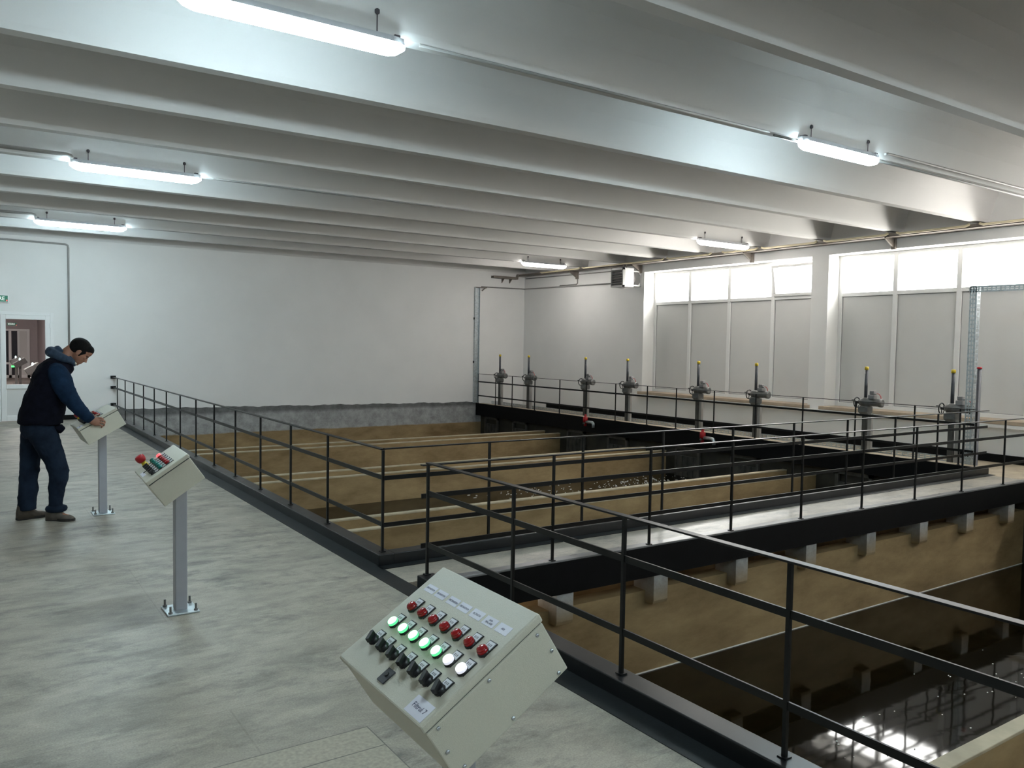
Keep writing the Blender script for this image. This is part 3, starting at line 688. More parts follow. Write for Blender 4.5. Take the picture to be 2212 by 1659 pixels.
# level sensors on the basin edge
for (y, lab) in ((14.35, 'red and white level sensor on the far basin edge, nearer the far wall'), (10.80, 'red and white level sensor on the far basin edge, nearer the walkway')):
    r = thing('level_sensor', lab, 'sensor', (XG-0.06, y, 0.0), 0, 'level sensors on the basin edge')
    q = MB(); q.lathe((0, 0, -0.02), (0, 0, 1), [(-0.09, 0.035), (0, 0.035), (0.001, 0.055), (0.115, 0.055), (0.12, 0.028), (0.165, 0.028), (0.18, 0.02)], 16); plabel(q.build('sensor_body', M['red'], r), 'red plastic body')
    q = MB(); q.tube([Vector((0, -0.04, -0.01)), Vector((0, -0.24, -0.01)), Vector((0, -0.27, -0.02)), Vector((0, -0.285, -0.05)), Vector((0, -0.285, -0.12))], 0.034, 12); plabel(q.build('elbow_pipe', M['galv'], r), 'pale metal elbow pipe')
    q = MB(); q.box((-0.06, -0.02, -0.06), (0.075, 0.02, -0.03)); q.build('bracket', M['steelgrey'], r)

# ------------------------------------------------------------------ perforated cable tray: along the walkway, up, and over
def perforated(mb, p0, p1, u, width, pitch=0.05, t=0.003):
    # ladder like strip from p0 to p1 with two rows of slots; u = width direction
    p0, p1, u = Vector(p0), Vector(p1), Vector(u).normalized(); d = (p1-p0); L = d.length; d.normalize()
    nrm = d.cross(u)
    w3 = width
    for a, ww in ((0.0, 0.022), (0.5, 0.016), (1.0, 0.022)):
        c = u*((a-0.5)*(w3-0.022))
        mb.bar(p0+c, p1+c, ww, t, up=nrm)
    nn = int(L/pitch)
    for i in range(nn+1):
        c = p0 + d*(i*L/nn); mb.bar(c-u*(w3/2-0.01), c+u*(w3/2-0.01), 0.022, t*0.9, up=nrm)
r = thing('cable_tray', 'galvanised perforated cable tray along the window walkway, rising beside the last valve', 'cable tray', (0, 0, 0))
tx = 12.30
q = MB(); perforated(q, (tx, YF-0.09, 0.10), (tx, 6.0, 0.10), (0, 0, 1), 0.085, 0.09); q.box((tx, 6.0, 0.002), (tx+0.10, YF-0.05, 0.006)); q.build('floor_run', M['galv'], r)
ux, uy = 12.10, 6.0
q = MB(); perforated(q, (ux, uy, 0.0), (ux, uy, 2.66), (0, 1, 0), 0.10, 0.06); q2 = q
perforated(q, (ux+0.05, uy-0.05, 0.0), (ux+0.05, uy-0.05, 2.66), (1, 0, 0), 0.10, 0.06); q.build('upright_run', M['galv'], r)
q = MB(); perforated(q, (ux, uy+0.05, 2.62), (ux, 2.5, 2.62), (0, 0, 1), 0.085, 0.06); perforated(q, (ux+0.05, uy+0.05, 2.665), (ux+0.05, 2.5, 2.665), (1, 0, 0), 0.10, 0.06); q.build('overhead_run', M['galv'], r)
q = MB(); perforated(q, (tx, 6.0, 0.04), (ux, uy, 0.04), (0, 0, 1), 0.085, 0.06); q.build('corner_run', M['galv'], r)
q = MB(); q.box((ux-0.02, uy-0.08, 0), (ux+0.12, uy+0.05, 0.008)); q.build('foot_plate', M['galv'], r)
r = thing('cable_tray', 'tall narrow cable tray up the far wall at the end of the railing', 'cable tray', (0, 0, 0))
q = MB(); q.box((11.74, YF-0.012, 0.1), (11.88, YF-0.001, 3.30)); q.box((11.73, YF-0.06, 0.1), (11.742, YF-0.001, 3.30)); q.box((11.875, YF-0.06, 0.1), (11.887, YF-0.001, 3.30)); q.build('upright_run', M['galv'], r)
q = MB(); q.box((11.74, YF-0.07, 3.28), (12.10, YF-0.002, 3.30)); q.bar((11.95, YF-0.05, 3.2), (12.05, YF-0.05, 3.28), 0.04, 0.02); q.build('top_arm', M['tray'], r)
q = MB(); q.box((11.715, YF-0.05, 1.2), (11.735, YF-0.002, 1.26)); q.box((11.715, YF-0.05, 2.4), (11.735, YF-0.002, 2.46)); q.build('clip', M['rail'], r)
r = thing('cable_tray', 'short bracketed cable tray stub high on the far wall by the corner', 'cable tray', (0, 0, 0))
q = MB(); q.box((12.27, YF-0.14, 3.575), (13.10, YF-0.003, 3.60)); q.box((12.27, YF-0.14, 3.60), (13.10, YF-0.13, 3.64)); q.box((12.27, YF-0.02, 3.60), (13.10, YF-0.003, 3.64)); q.build('tray', M['tray'], r)
for x in (12.62, 12.88):
    q = MB(); q.prism([Vector((x, YF-0.002, 3.575)), Vector((x, YF-0.13, 3.575)), Vector((x, YF-0.002, 3.46))], (0.025, 0, 0)); q.build('bracket', M['tray'], r)
q = MB(); q.bar((13.08, YF-0.09, 3.59), (13.115, YF-0.09, 3.72), 0.10, 0.03, up=(1, 0, 0)); q.build('rising_run', M['tray'], r)
r = thing('cable_tray', 'long bracketed cable tray under the ceiling along the window wall', 'cable tray', (0, 0, 0))
TX0, TX1, TZ = XW-0.30, XW-0.055, 3.662
q = MB(); q.box((TX0, YB+0.05, TZ), (TX1, YF-0.02, TZ+0.012)); q.box((TX0, YB+0.05, TZ), (TX0+0.008, YF-0.02, TZ+0.055)); q.box((TX1-0.008, YB+0.05, TZ), (TX1, YF-0.02, TZ+0.055)); q.build('tray', M['tray'], r)
for y in (16.75, 14.35, 11.05, 8.0, 5.0, 2.0):
    q = MB(); q.prism([Vector((XW-0.05, y, TZ)), Vector((TX0, y, TZ)), Vector((TX0, y, TZ-0.02)), Vector((XW-0.05, y, TZ-0.16))], (0, 0.03, 0)); q.box((XW-0.055, y-0.02, TZ-0.19), (XW-0.002, y+0.05, TZ)); q.build('bracket', M['tray'], r)
def conduit(label, pts, rad, mat, cat='conduit'):
    q = MB(); q.tube(pts, rad, 10); return tag(q.build('conduit', mat), label, cat)
for k_, (ya, yb) in enumerate([(18.0, 16.3), (16.2, 13.3), (13.2, 11.9), (11.6, 10.7), (10.6, 9.35), (9.2, 7.95), (7.8, 6.6), (6.45, 5.15), (5.0, 3.6)]):
    lab = ['cream conduit length on the window wall tray at the room corner', 'cream conduit length on the window wall tray above the heater', 'cream conduit length on the tray above the first window bay', 'cream conduit length on the tray above the second window bay',
           'cream conduit length on the tray above the tilted sash', 'cream conduit length on the tray above the pier', 'cream conduit length on the tray above the second window, after the pier', 'cream conduit length on the tray above the second window near the picture edge', 'cream conduit length on the window tray ending out of the picture']
    o = conduit(lab[k_], [Vector((TX0-0.022, ya, TZ+0.055)), Vector((TX0-0.022, ya-0.06, TZ+0.03)), Vector((TX0-0.022, yb+0.06, TZ+0.03)), Vector((TX0-0.022, yb, TZ+0.055))], 0.020, M['conduit']); o['group'] = 'cream conduits on the window wall tray'
conduit('thin upper pipe on the window wall between corner and heater', [Vector((XW-0.02, YF-0.1, 3.615)), Vector((XW-0.02, 14.8, 3.58))], 0.014, M['greyconduit'])
conduit('thin lower pipe on the window wall from corner to heater', [Vector((11.95, YF-0.02, 3.315)), Vector((XW-0.03, YF-0.025, 3.325)), Vector((XW-0.02, YF-0.1, 3.325)), Vector((XW-0.02, 14.8, 3.28))], 0.016, M['greyconduit'])
conduit('short upright pipe dropping from the window tray near the corner', [Vector((XW-0.025, 16.76, 3.65)), Vector((XW-0.025, 16.75, 3.36)), Vector((XW-0.025, 16.80, 3.33)), Vector((XW-0.025, 17.5, 3.335))], 0.016, M['greyconduit'])
conduit('grey conduit on the far wall above and beside the door', [Vector((XL+0.02, YF-0.024, 3.66)), Vector((0.6, YF-0.024, 3.655)), Vector((1.80, YF-0.024, 3.64)), Vector((1.845, YF-0.024, 3.62)), Vector((1.855, YF-0.024, 3.57)), Vector((1.855, YF-0.024, 1.55))], 0.020, M['greyconduit'])
conduit('thin grey conduit line along the top of the far wall', [Vector((XL+0.02, YF-0.03, 3.97)), Vector((XW-0.02, YF-0.03, 3.955))], 0.016, M['greyconduit'])
# ------------------------------------------------------------------ unit heater
r = thing('unit_heater', 'white louvred unit heater on the window wall beside the first window', 'heater', (0, 0, 0))
hx0, hx1, hy0, hy1, hz0, hz1 = 12.90, 13.19, 14.36, 14.80, 3.125, 3.575
q = MB(); q.box((hx0, hy0, hz0), (hx1, hy1, hz1)); q.build('casing', M['heater'], r, bevel=0.012)
q = MB(); q.box((hx0-0.012, hy0+0.03, hz0+0.03), (hx0+0.002, hy1-0.01, hz1-0.03)); q.build('core', M['heaterdark'], r)
q = MB(); q.box((hx0-0.05, hy0+0.0, hz0), (hx0+0.001, hy0+0.035, hz1)); q.box((hx0-0.05, hy1-0.02, hz0), (hx0+0.001, hy1, hz1)); q.box((hx0-0.05, hy0, hz1-0.05), (hx0+0.001, hy1, hz1)); q.box((hx0-0.05, hy0, hz0), (hx0+0.001, hy1, hz0+0.04)); q.build('louver_frame', M['heatergrey'], r)
for i in range(6):
    z = hz0+0.075+i*0.058
    q = MB(); q.bar((hx0-0.03, hy0+0.03, z), (hx0-0.03, hy1-0.015, z), 0.05, 0.006, up=(0.5, 0, 0.85)); q.build('slat', M['heatergrey'], r)
q = MB(); q.box((hx1, hy0+0.05, hz0+0.04), (hx1+0.04, hy1-0.05, hz1-0.04)); q.build('fan_plate', M['heaterfan'], r)
q = MB(); q.box((hx1-0.01, hy0, hz0+0.03), (XW, hy0+0.03, hz0+0.06)); q.box((hx1-0.01, hy0, hz1-0.09), (XW, hy0+0.03, hz1-0.06)); q.box((XW-0.025, hy0, hz0+0.03), (XW, hy0+0.03, hz1-0.06))
q.prism([Vector((XW-0.02, hy0, hz1-0.09)), Vector((XW-0.09, hy0, hz1-0.09)), Vector((XW-0.02, hy0, hz1-0.17))], (0, 0.03, 0)); q.prism([Vector((XW-0.02, hy0, hz0+0.06)), Vector((XW-0.09, hy0, hz0+0.06)), Vector((XW-0.02, hy0, hz0+0.13))], (0, 0.03, 0))
q.build('wall_bracket', M['heater'], r)
q = MB(); q.lathe((hx1+0.05, (hy0+hy1)/2, (hz0+hz1)/2), (1, 0, 0), [(-0.02, 0.17), (0.05, 0.17), (0.051, 0.03), (0.13, 0.03)], 24); q.build('fan', M['heaterfan'], r)
for x in (12.98, 13.08):
    q = MB(); q.lathe((x, hy0+0.15, hz1), (0, 0, 1), [(0, 0.014), (0.084, 0.014)], 10); q.build('supply_pipe', M['tray'], r)

# ------------------------------------------------------------------ ceiling lights
def ceiling_light(label, x, y, z, L=1.2, warm=False):
    r = thing('ceiling_light', label, 'light', (x, y, z), 0, 'suspended fluorescent strip lights')
    q = MB(); hw = 0.065
    secs = [(-L/2, 0.35, 0.35), (-L/2+0.05, 0.85, 0.8), (-L/2+0.11, 1, 1), (L/2-0.11, 1, 1), (L/2-0.05, 0.85, 0.8), (L/2, 0.35, 0.35)]
    rs = []
    for xx, a, b_ in secs:
        rs.append([Vector((xx, yy_*hw*a, zz*0.075*b_+0.03)) for yy_, zz in ((-1, 0), (-0.92, -0.55), (-0.7, -0.85), (-0.35, -1), (0.35, -1), (0.7, -0.85), (0.92, -0.55), (1, 0))])
    q.rings(rs, True); q.build('diffuser', M['lamp_warm' if warm else 'lamp'], r)
    q = MB(); q.rings([[Vector((xx, yy_*hw*a*0.98, zz*0.045+0.03)) for yy_, zz in ((-1, 0), (1, 0), (0.7, 1), (-0.7, 1))] for xx, a in ((-L/2+0.01, 0.5), (-L/2+0.10, 1), (L/2-0.10, 1), (L/2-0.01, 0.5))], True, 0, False); q.build('housing', M['lampbody'], r)
    for xx in (-0.53*L/1.45, 0.53*L/1.45):
        q = MB(); q.lathe((xx, 0, 0.07), (0, 0, 1), [(0, 0.004), (3.885-z-0.07, 0.004)], 6); rod = q.build('suspension_rod', M['rod'], r)
        q = MB(); q.lathe((xx, 0, 3.875-z-0.02), (0, 0, 1), [(0, 0.006), (0.01, 0.018), (0.03, 0.018), (0.04, 0.006)], 8); q.build('coupling', M['rod'], rod)
    for xx in (-L/2+0.06, L/2-0.06):
        q = MB(); q.box((xx-0.02, -0.03, 0.06), (xx+0.02, 0.03, 0.09)); q.build('end_clip', M['rod'], r)
    return r
LZ = 3.665
def rib_near(k_): return R0 + RP*k_ - 0.095
ceiling_light('large lit strip light at the top edge of the picture, nearest on the left', 1.755, rib_near(1), LZ-0.01, 1.45)
ceiling_light('lit strip light in the middle of the three on the left', 1.775, rib_near(5), LZ+0.02, 1.45)
ceiling_light('lit strip light on the left in front of the far wall', 1.79, rib_near(9), LZ+0.03, 1.46)
ceiling_light('lit strip light hanging alone on the right, under a rib with twin conduits', 7.35, rib_near(1), LZ+0.02, 1.30)
ceiling_light('lit strip light before the first window, near the wall tray', 12.08, rib_near(5), LZ+0.02, 1.42, True)
ceiling_light('lit strip light near the room corner, above the wall pipes', 12.0, rib_near(9), LZ+0.03, 1.36, True)
ceiling_light('lit strip light cut off by the right picture edge', 12.30, rib_near(1), LZ+0.02, 1.40, True)
ceiling_light('lit strip light on the left behind the camera', 1.755, rib_near(-3), LZ, 1.45)
ceiling_light('lit strip light on the right behind the camera', 7.35, rib_near(-3), LZ, 1.45)
y1, y5, y9 = rib_near(1)-0.02, rib_near(5)-0.02, rib_near(9)-0.02
conduit('grey conduit along the rib feeding the middle left strip light', [Vector((XL+0.02, y5, 3.80)), Vector((1.03, y5, 3.80)), Vector((1.065, y5, 3.79)), Vector((1.08, y5, 3.76))], 0.022, M['greyconduit'])
conduit('grey conduit along the rib feeding the left strip light by the far wall', [Vector((XL+0.02, y9, 3.83)), Vector((1.04, y9, 3.83)), Vector((1.075, y9, 3.82)), Vector((1.09, y9, 3.77))], 0.022, M['greyconduit'])
conduit('upper of the twin conduits from the lone right strip light to the window wall', [Vector((8.06, y1-0.03, 3.775)), Vector((8.12, y1-0.02, 3.79)), Vector((13.0, y1-0.02, 3.79))], 0.013, M['greyconduit'])
conduit('lower of the twin conduits from the lone right strip light to the window wall', [Vector((6.4, y1+0.085, 3.735)), Vector((13.0, y1+0.085, 3.735))], 0.011, M['greyconduit'])
conduit('grey conduit along the rib from the nearest left strip light', [Vector((2.62, y1+0.06, 3.74)), Vector((6.3, y1+0.06, 3.74))], 0.011, M['greyconduit'])
conduit('grey conduit along the rib leading right from the middle left strip light', [Vector((2.66, y5+0.06, 3.745)), Vector((8.0, y5+0.06, 3.745))], 0.011, M['greyconduit'])

# ------------------------------------------------------------------ control stands
def stand(label, y, P, kind):
    # P: front centre x,y,z, width, slope length, depth, tilt, yaw
    xc, yc, zc, W, H, D, t, rz = P
    r = thing('control_stand', label, 'control panel', (1.12, y, 0), 0, 'beige control stands along the basins')
    inv = Vector((-1.12, -y, 0))
    q = MB(); q.box((-0.095, -0.105, 0.0), (0.095, 0.105, 0.012)); base = q.build('base_plate', M['polepaint'], r, bevel=0.003)
    base.data.materials[0] = M['galv']
    for a in (-0.075, 0.075):
        for b in (-0.085, 0.085):
            q = MB(); q.lathe((a, b, 0.012), (0, 0, 1), [(0, 0.013), (0.01, 0.013), (0.011, 0.007), (0.045, 0.007)], 8, smooth=False); q.build('bolt', M['steelgrey'], base)
    m = Matrix.Translation(Vector((xc, yc, zc)) + inv) @ Matrix.Rotation(rz, 4, 'Z') @ Matrix.Rotation(-t, 4, 'Y')
    # panel frame: local x up the slope, y across, z outward
    q = MB(); q.box((-0.036, -0.036, 0.01), (0.036, 0.036, zc-D*0.62)); q.build('pole', M['polepaint'], r, bevel=0.006)
    q = MB(); LT = 0.024
    q.box((-H/2+0.004, -W/2+0.004, -D), (H/2-0.004, W/2-0.004, -LT-0.005)); q.xf(m); enc = q.build('enclosure', M['boxpaint'], r, bevel=0.004)
    q = MB(); q.box((-H/2+0.008, -W/2+0.008, -LT-0.006), (H/2-0.008, W/2-0.008, -LT+0.002)); q.xf(m); q.build('gasket', M['seal'], enc)
    q = MB(); q.box((-H/2, -W/2, -LT), (H/2, W/2, 0)); q.xf(m); lid = q.build('door', M['boxpaint'], r, bevel=0.005)
    for u, n in ([(-0.033, -0.045), (-0.02, -0.110), (-0.033, -0.176), (-0.197, -0.042), (-0.195, -0.174), (-0.358, -0.039), (-0.37, -0.106), (-0.356, -0.171)] if kind == 7 else []):
        q = MB(); q.lathe((H/2+u, -W/2+0.004, n), (0, -1, 0), [(0, 0.0055), (0.002, 0.0055), (0.004, 0.003)], 10); q.xf(m); q.build('screw', M['screw'], enc)
    def plate(u, v, mat_in=M['whiteplastic']):
        q = MB(); q.box((u-0.011, v-0.0165, 0), (u+0.036, v+0.0165, 0.0035), 0); q.box((u+0.011, v-0.0135, 0.0035), (u+0.033, v+0.0135, 0.0045), 1)
        for dv, wd in ((-0.006, 0.002), (0.0, 0.0012), (0.006, 0.002)):
            q.box((u+0.019, v+dv-wd, 0.0045), (u+0.026, v+dv+wd, 0.0048), 2)
        q.xf(m); return q.build('name_plate', [M['blackplastic'], mat_in, M['inkgrey']], lid)
    def lamp(u, v, nm, lens, rim):
        q = MB(); q.lathe((u, v, 0), (0, 0, 1), [(0, 0.0165), (0.003, 0.0165), (0.004, 0.0155), (0.0065, 0.0153)], 20, 0)
        q.lathe((u, v, 0.005), (0, 0, 1), [(0, 0.0148), (0.009, 0.0145)], 20, 2)
        q.lathe((u, v, 0.014), (0, 0, 1), [(0, 0.0143), (0.003, 0.0130), (0.0055, 0.009), (0.0065, 0.003)], 20, 1); q.xf(m)
        return q.build(nm, [M['blackplastic'], lens, rim], lid)
    def switch(u, v, ang):
        q = MB(); q.lathe((u, v, 0), (0, 0, 1), [(0, 0.0165), (0.005, 0.0165), (0.007, 0.0150), (0.014, 0.0142)], 18)
        R_ = Matrix.Translation((u, v, 0)) @ Matrix.Rotation(ang, 4, 'Z')
        q.prism([R_ @ Vector(a) for a in ((-0.019, -0.006, 0.012), (0.012, -0.006, 0.012), (0.016, 0, 0.012), (0.012, 0.006, 0.012), (-0.019, 0.006, 0.012))], (0, 0, 0.014)); q.xf(m)
        return q.build('selector_switch', M['blackplastic'], lid)
    if kind == 7:
        vs = [0.178, 0.113, 0.0485, -0.0165, -0.081, -0.146, -0.2105]
        for i, v in enumerate(vs):
            v2 = v + 0.003
            plate(0.035, v); plabel(lamp(0.035, v, 'indicator_lamp', M['redlens'], M['redlens']), 'unlit red lamp')
            plate(-0.032, v2)
            if i < 5: plabel(lamp(-0.032, v2, 'indicator_lamp', M['litgreen'], M['litgreenrim']), 'lit green lamp')
            else: plabel(lamp(-0.032, v2, 'indicator_lamp', M['litwhite'], M['litwhiterim']), 'lit white lamp')
            plate(-0.102, v+0.008); switch(-0.102, v+0.008, 0.55)
        words = ['DECANTATA']*4 + ['FILTRATA', 'APA\nSPALARE', 'AER']
        for wd, v in zip(words, (0.196, 0.1325, 0.0625, 0.0005, -0.066, -0.1315, -0.195)):
            q = MB(); s_ = 0.0270
            if wd == 'DECANTATA':
                q.box((0.0995, v-s_, 0), (0.1105, v+s_, 0.0006)); q.box((0.1145, v-s_, 0), (0.126, v+s_, 0.0006)); q.box((0.1105, v-s_, 0), (0.1145, v+s_, 0.0004))
            else:
                q.box((0.099, v-s_, 0), (0.1275, v+s_, 0.0006))
            q.xf(m); q.build('sticker', M['paper'], lid)
            text_mesh(wd, 0.0085, 'lettering', M['ink'], lid, m @ Matrix.Translation((0.1125, v, 0.0010)) @ Matrix.Rotation(-PI/2, 4, 'Z'), 0.0001, maxw=0.046 if wd != 'AER' else None)
        q = MB(); q.box((-0.176, -0.012, 0), (-0.134, 0.024, 0.004), 0); q.lathe((-0.152, 0.006, 0.004), (0, 0, 1), [(0, 0.007), (0.003, 0.006)], 12, 1); q.xf(m)
        q.build('key_switch', [pmat('dark_grey_plastic', (0.03, 0.03, 0.035), 0.4), M['blackplastic']], lid)
        q = MB(); q.box((-0.188, -0.238, 0), (-0.139, -0.152, 0.0006)); q.xf(m); plabel(q.build('title_sticker', M['paper'], lid), 'white sticker reading Filtrul 7')
        text_mesh('Filtrul 7', 0.020, 'lettering', M['ink'], lid, m @ Matrix.Translation((-0.1635, -0.195, 0.0010)) @ Matrix.Rotation(-PI/2, 4, 'Z'), 0.0001, maxw=0.064)
    elif kind == 6:
        sc_ = H/0.393
        for i in range(6):
            v = 0.17 - 0.066*i
            plate(0.035*sc_, v)
            if i == 0: plabel(lamp(0.035*sc_, v, 'indicator_lamp', M['litred'], M['litred']), 'lit red lamp')
            else: plabel(lamp(0.035*sc_, v, 'indicator_lamp', M['redlens'], M['redlens']), 'unlit red lamp')
            plate(-0.030*sc_, v); plabel(lamp(-0.030*sc_, v, 'indicator_lamp', M['greenlens'], M['greenlens']), 'unlit green lamp')
            plate(-0.100*sc_, v)
            if i > 0: switch(-0.100*sc_, v, 0.5)
        q = MB(); q.box((-0.120*sc_, 0.13, 0), (-0.075*sc_, 0.175, 0.004), 1); q.lathe((-0.097*sc_, 0.155, 0), (0, 0, 1), [(0, 0.018), (0.02, 0.018), (0.021, 0.015), (0.04, 0.016)], 18, 1)
        q.lathe((-0.097*sc_, 0.155, 0.038), (0, 0, 1), [(0, 0.022), (0.012, 0.028), (0.03, 0.030), (0.042, 0.027), (0.046, 0.018)], 20, 0); q.xf(m)
        plabel(q.build('emergency_button', [M['red'], M['yellow']], lid), 'red mushroom stop button with yellow collar')
        q = MB(); q.box((-H/2+0.012, -0.06, 0), (-H/2+0.036, 0.06, 0.0006)); q.xf(m); q.build('title_sticker', M['paper'], lid)
        q = MB(); q.box((-H/2+0.03, 0.02, 0), (-H/2+0.055, 0.032, 0.003)); q.xf(m); q.build('key_switch', M['blackplastic'], lid)
    else:
        for i in range(6):
            v = 0.17 - 0.066*i
            plate(0.035, v); plabel(lamp(0.035, v, 'indicator_lamp', M['redlens'], M['redlens']), 'unlit red lamp')
            plate(-0.032, v); plabel(lamp(-0.032, v, 'indicator_lamp', M['greenlens'], M['greenlens']), 'unlit green lamp')
            plate(-0.102, v)
            if i > 0: switch(-0.102, v, 0.5)
        q = MB(); q.lathe((-0.097, 0.155, 0), (0, 0, 1), [(0, 0.018), (0.04, 0.016)], 18, 1); q.lathe((-0.097, 0.155, 0.038), (0, 0, 1), [(0, 0.022), (0.03, 0.030), (0.046, 0.018)], 20, 0); q.xf(m)
        plabel(q.build('emergency_button', [M['red'], M['yellow']], lid), 'red mushroom stop button with yellow collar')
        q = MB(); q.box((-0.186, -0.238, 0), (-0.135, -0.150, 0.0006)); q.xf(m); q.build('title_sticker', M['paper'], lid)
        q = MB(); q.box((-0.166, -0.212, 0.0006), (-0.155, -0.176, 0.001)); q.xf(m); q.build('lettering', M['ink'], lid)
    return r
stand('nearest control stand, Filtrul 7 panel with five lit green and two white lamps', 1.88, (1.028, 1.867, 0.925, 0.504, 0.393, 0.187, 0.565, -0.015), 7)
stand('middle control stand with a lit red lamp and red stop button, pole fully in view', 5.33, (1.01, 5.355, 0.939, 0.501, 0.285, 0.185, 0.599, -0.042), 6)
stand('farthest control stand, under the hand of the man', 8.72, (1.039, 8.717, 0.954, 0.501, 0.381, 0.182, 0.519, 0.029), 5)

# ------------------------------------------------------------------ the man at the farthest stand
man = MB()
def sec_ellipse(c, ax, rx, ry, ref, seg=20, pw=2.0):
    # ring around c, normal ax; rx along ref, ry across
    ax = Vector(ax).normalized(); a = Vector(ref); a = (a - ax*a.dot(ax)).normalized(); b = ax.cross(a)
    out = []
    for i in range(seg):
        t = 2*PI*i/seg; cx, sx = math.cos(t), math.sin(t)
        cx = math.copysign(abs(cx)**(2/pw), cx); sx = math.copysign(abs(sx)**(2/pw), sx)
        out.append(Vector(c) + a*(rx*cx) + b*(ry*sx))
    return out
def limb(mb, pts, radii, ref=(1, 0, 0), seg=18, pw=2.0):
    pts = [Vector(p) for p in pts]; rs = []
    for i, p in enumerate(pts):
        t = (pts[min(i+1, len(pts)-1)] - pts[max(i-1, 0)]).normalized()
        r = radii[i]; rx, ry = (r, r) if not isinstance(r, tuple) else r
        rs.append(sec_ellipse(p, t, rx, ry, ref, seg, pw))
    mb.rings(rs, True)
MY = 8.70
HP = math.radians(47)
HC = Vector((0.928, MY, 1.572))
HR = Matrix.Rotation(math.radians(-4), 3, 'Z') @ Matrix.Rotation(HP, 3, 'Y')
def hp(x, y, z): return HC + HR @ Vector((x, y, z))
def hell(mb, x, y, z, rx, ry, rz, rot=None): mb.ell(hp(x, y, z), (rx, ry, rz), HR @ rot if rot else HR, 24, 16)
B = MB()
# head
hell(B, -0.012, 0, 0.030, 0.098, 0.077, 0.085)
hell(B, 0.018, 0, -0.02, 0.073, 0.068, 0.080)
hell(B, 0.040, 0, -0.068, 0.048, 0.050, 0.046)
hell(B, 0.062, 0, -0.094, 0.022, 0.028, 0.018)
hell(B, 0.072, 0, 0.024, 0.020, 0.055, 0.014)
hell(B, 0.060, 0, 0.05, 0.034, 0.058, 0.040)
for s in (-1, 1): hell(B, 0.066, s*0.034, -0.012, 0.020, 0.022, 0.016)
limb(B, [hp(0.080, 0, 0.018), hp(0.093, 0, -0.008), hp(0.104, 0, -0.030), hp(0.088, 0, -0.040)], [0.008, 0.010, 0.014, 0.010])
for s in (-1, 1): hell(B, 0.091, s*0.011, -0.034, 0.010, 0.008, 0.008)
hell(B, 0.083, 0, -0.056, 0.011, 0.022, 0.006); hell(B, 0.081, 0, -0.067, 0.011, 0.020, 0.007)
for s in (-1, 1):
    hell(B, -0.006, s*0.076, -0.012, 0.020, 0.008, 0.032, Matrix.Rotation(s*0.25, 3, 'Z'))
# neck, trunk, limbs under the clothes
limb(B, [hp(-0.055, 0, -0.02), hp(-0.060, 0, -0.075), (0.80, MY, 1.475), (0.76, MY, 1.42)], [0.056, 0.058, 0.064, 0.08])
limb(B, [(0.60, MY, 0.86), (0.62, MY, 1.0), (0.655, MY, 1.15), (0.70, MY, 1.30), (0.745, MY, 1.41), (0.775, MY, 1.45)], [(0.12, 0.16), (0.12, 0.155), (0.12, 0.16), (0.115, 0.17), (0.09, 0.15), (0.06, 0.08)])
ARM_R = [(0.735, 8.555, 1.405), (0.745, 8.50, 1.33), (0.790, 8.462, 1.225), (0.826, 8.452, 1.145), (0.885, 8.440, 1.060), (0.975, 8.432, 0.955)]
ARM_L = [(0.735, 8.845, 1.405), (0.760, 8.90, 1.33), (0.815, 8.935, 1.215), (0.855, 8.94, 1.135), (0.885, 8.925, 1.065), (0.925, 8.90, 0.985)]
for A in (ARM_R, ARM_L): limb(B, A, [0.050, 0.050, 0.042, 0.040, 0.036, 0.027])
LEG_R = [(0.605, 8.615, 0.87), (0.640, 8.605, 0.74), (0.695, 8.600, 0.59), (0.735, 8.595, 0.455), (0.722, 8.590, 0.33), (0.712, 8.585, 0.22), (0.708, 8.583, 0.09)]
LEG_L = [(0.575, 8.785, 0.87), (0.545, 8.785, 0.72), (0.525, 8.785, 0.58), (0.512, 8.785, 0.47), (0.502, 8.782, 0.33), (0.492, 8.780, 0.20), (0.490, 8.778, 0.09)]
for A in (LEG_R, LEG_L): limb(B, A, [0.075, 0.075, 0.062, 0.052, 0.045, 0.038, 0.034])
# feet inside the shoes
limb(B, [(0.690, 8.595, 0.06), (0.76, 8.545, 0.045), (0.81, 8.51, 0.035)], [0.030, 0.028, 0.020]); limb(B, [(0.47, 8.765, 0.06), (0.55, 8.80, 0.045), (0.62, 8.835, 0.035)], [0.030, 0.028, 0.020])
# right hand closed over the near edge of the panel
def finger(pts, r0=0.0088, r1=0.0068):
    n = len(pts); limb(B, pts, [r0+(r1-r0)*i/(n-1) for i in range(n)], (0, 0, 1), 12)
wr = Vector(ARM_R[-1])
limb(B, [wr, (1.000, 8.436, 0.935), (1.030, 8.440, 0.925), (1.055, 8.446, 0.925)], [(0.027, 0.020), (0.034, 0.019), (0.042, 0.018), (0.040, 0.015)], (0, 0, 1))
for i, (z, x) in enumerate(((0.962, 1.058), (0.940, 1.068), (0.917, 1.064), (0.896, 1.052))):
    L = (0.9, 1.0, 0.95, 0.78)[i]
    finger([(x-0.012, 8.442, z), (x+0.020*L, 8.437, z-0.004), (x+0.040*L, 8.444, z-0.014), (x+0.044*L, 8.456, z-0.030*L), (x+0.030*L, 8.461, z-0.042*L)])
finger([(1.005, 8.447, 0.955), (1.022, 8.462, 0.975), (1.045, 8.482, 0.985), (1.068, 8.496, 0.984)], 0.0105, 0.0080)
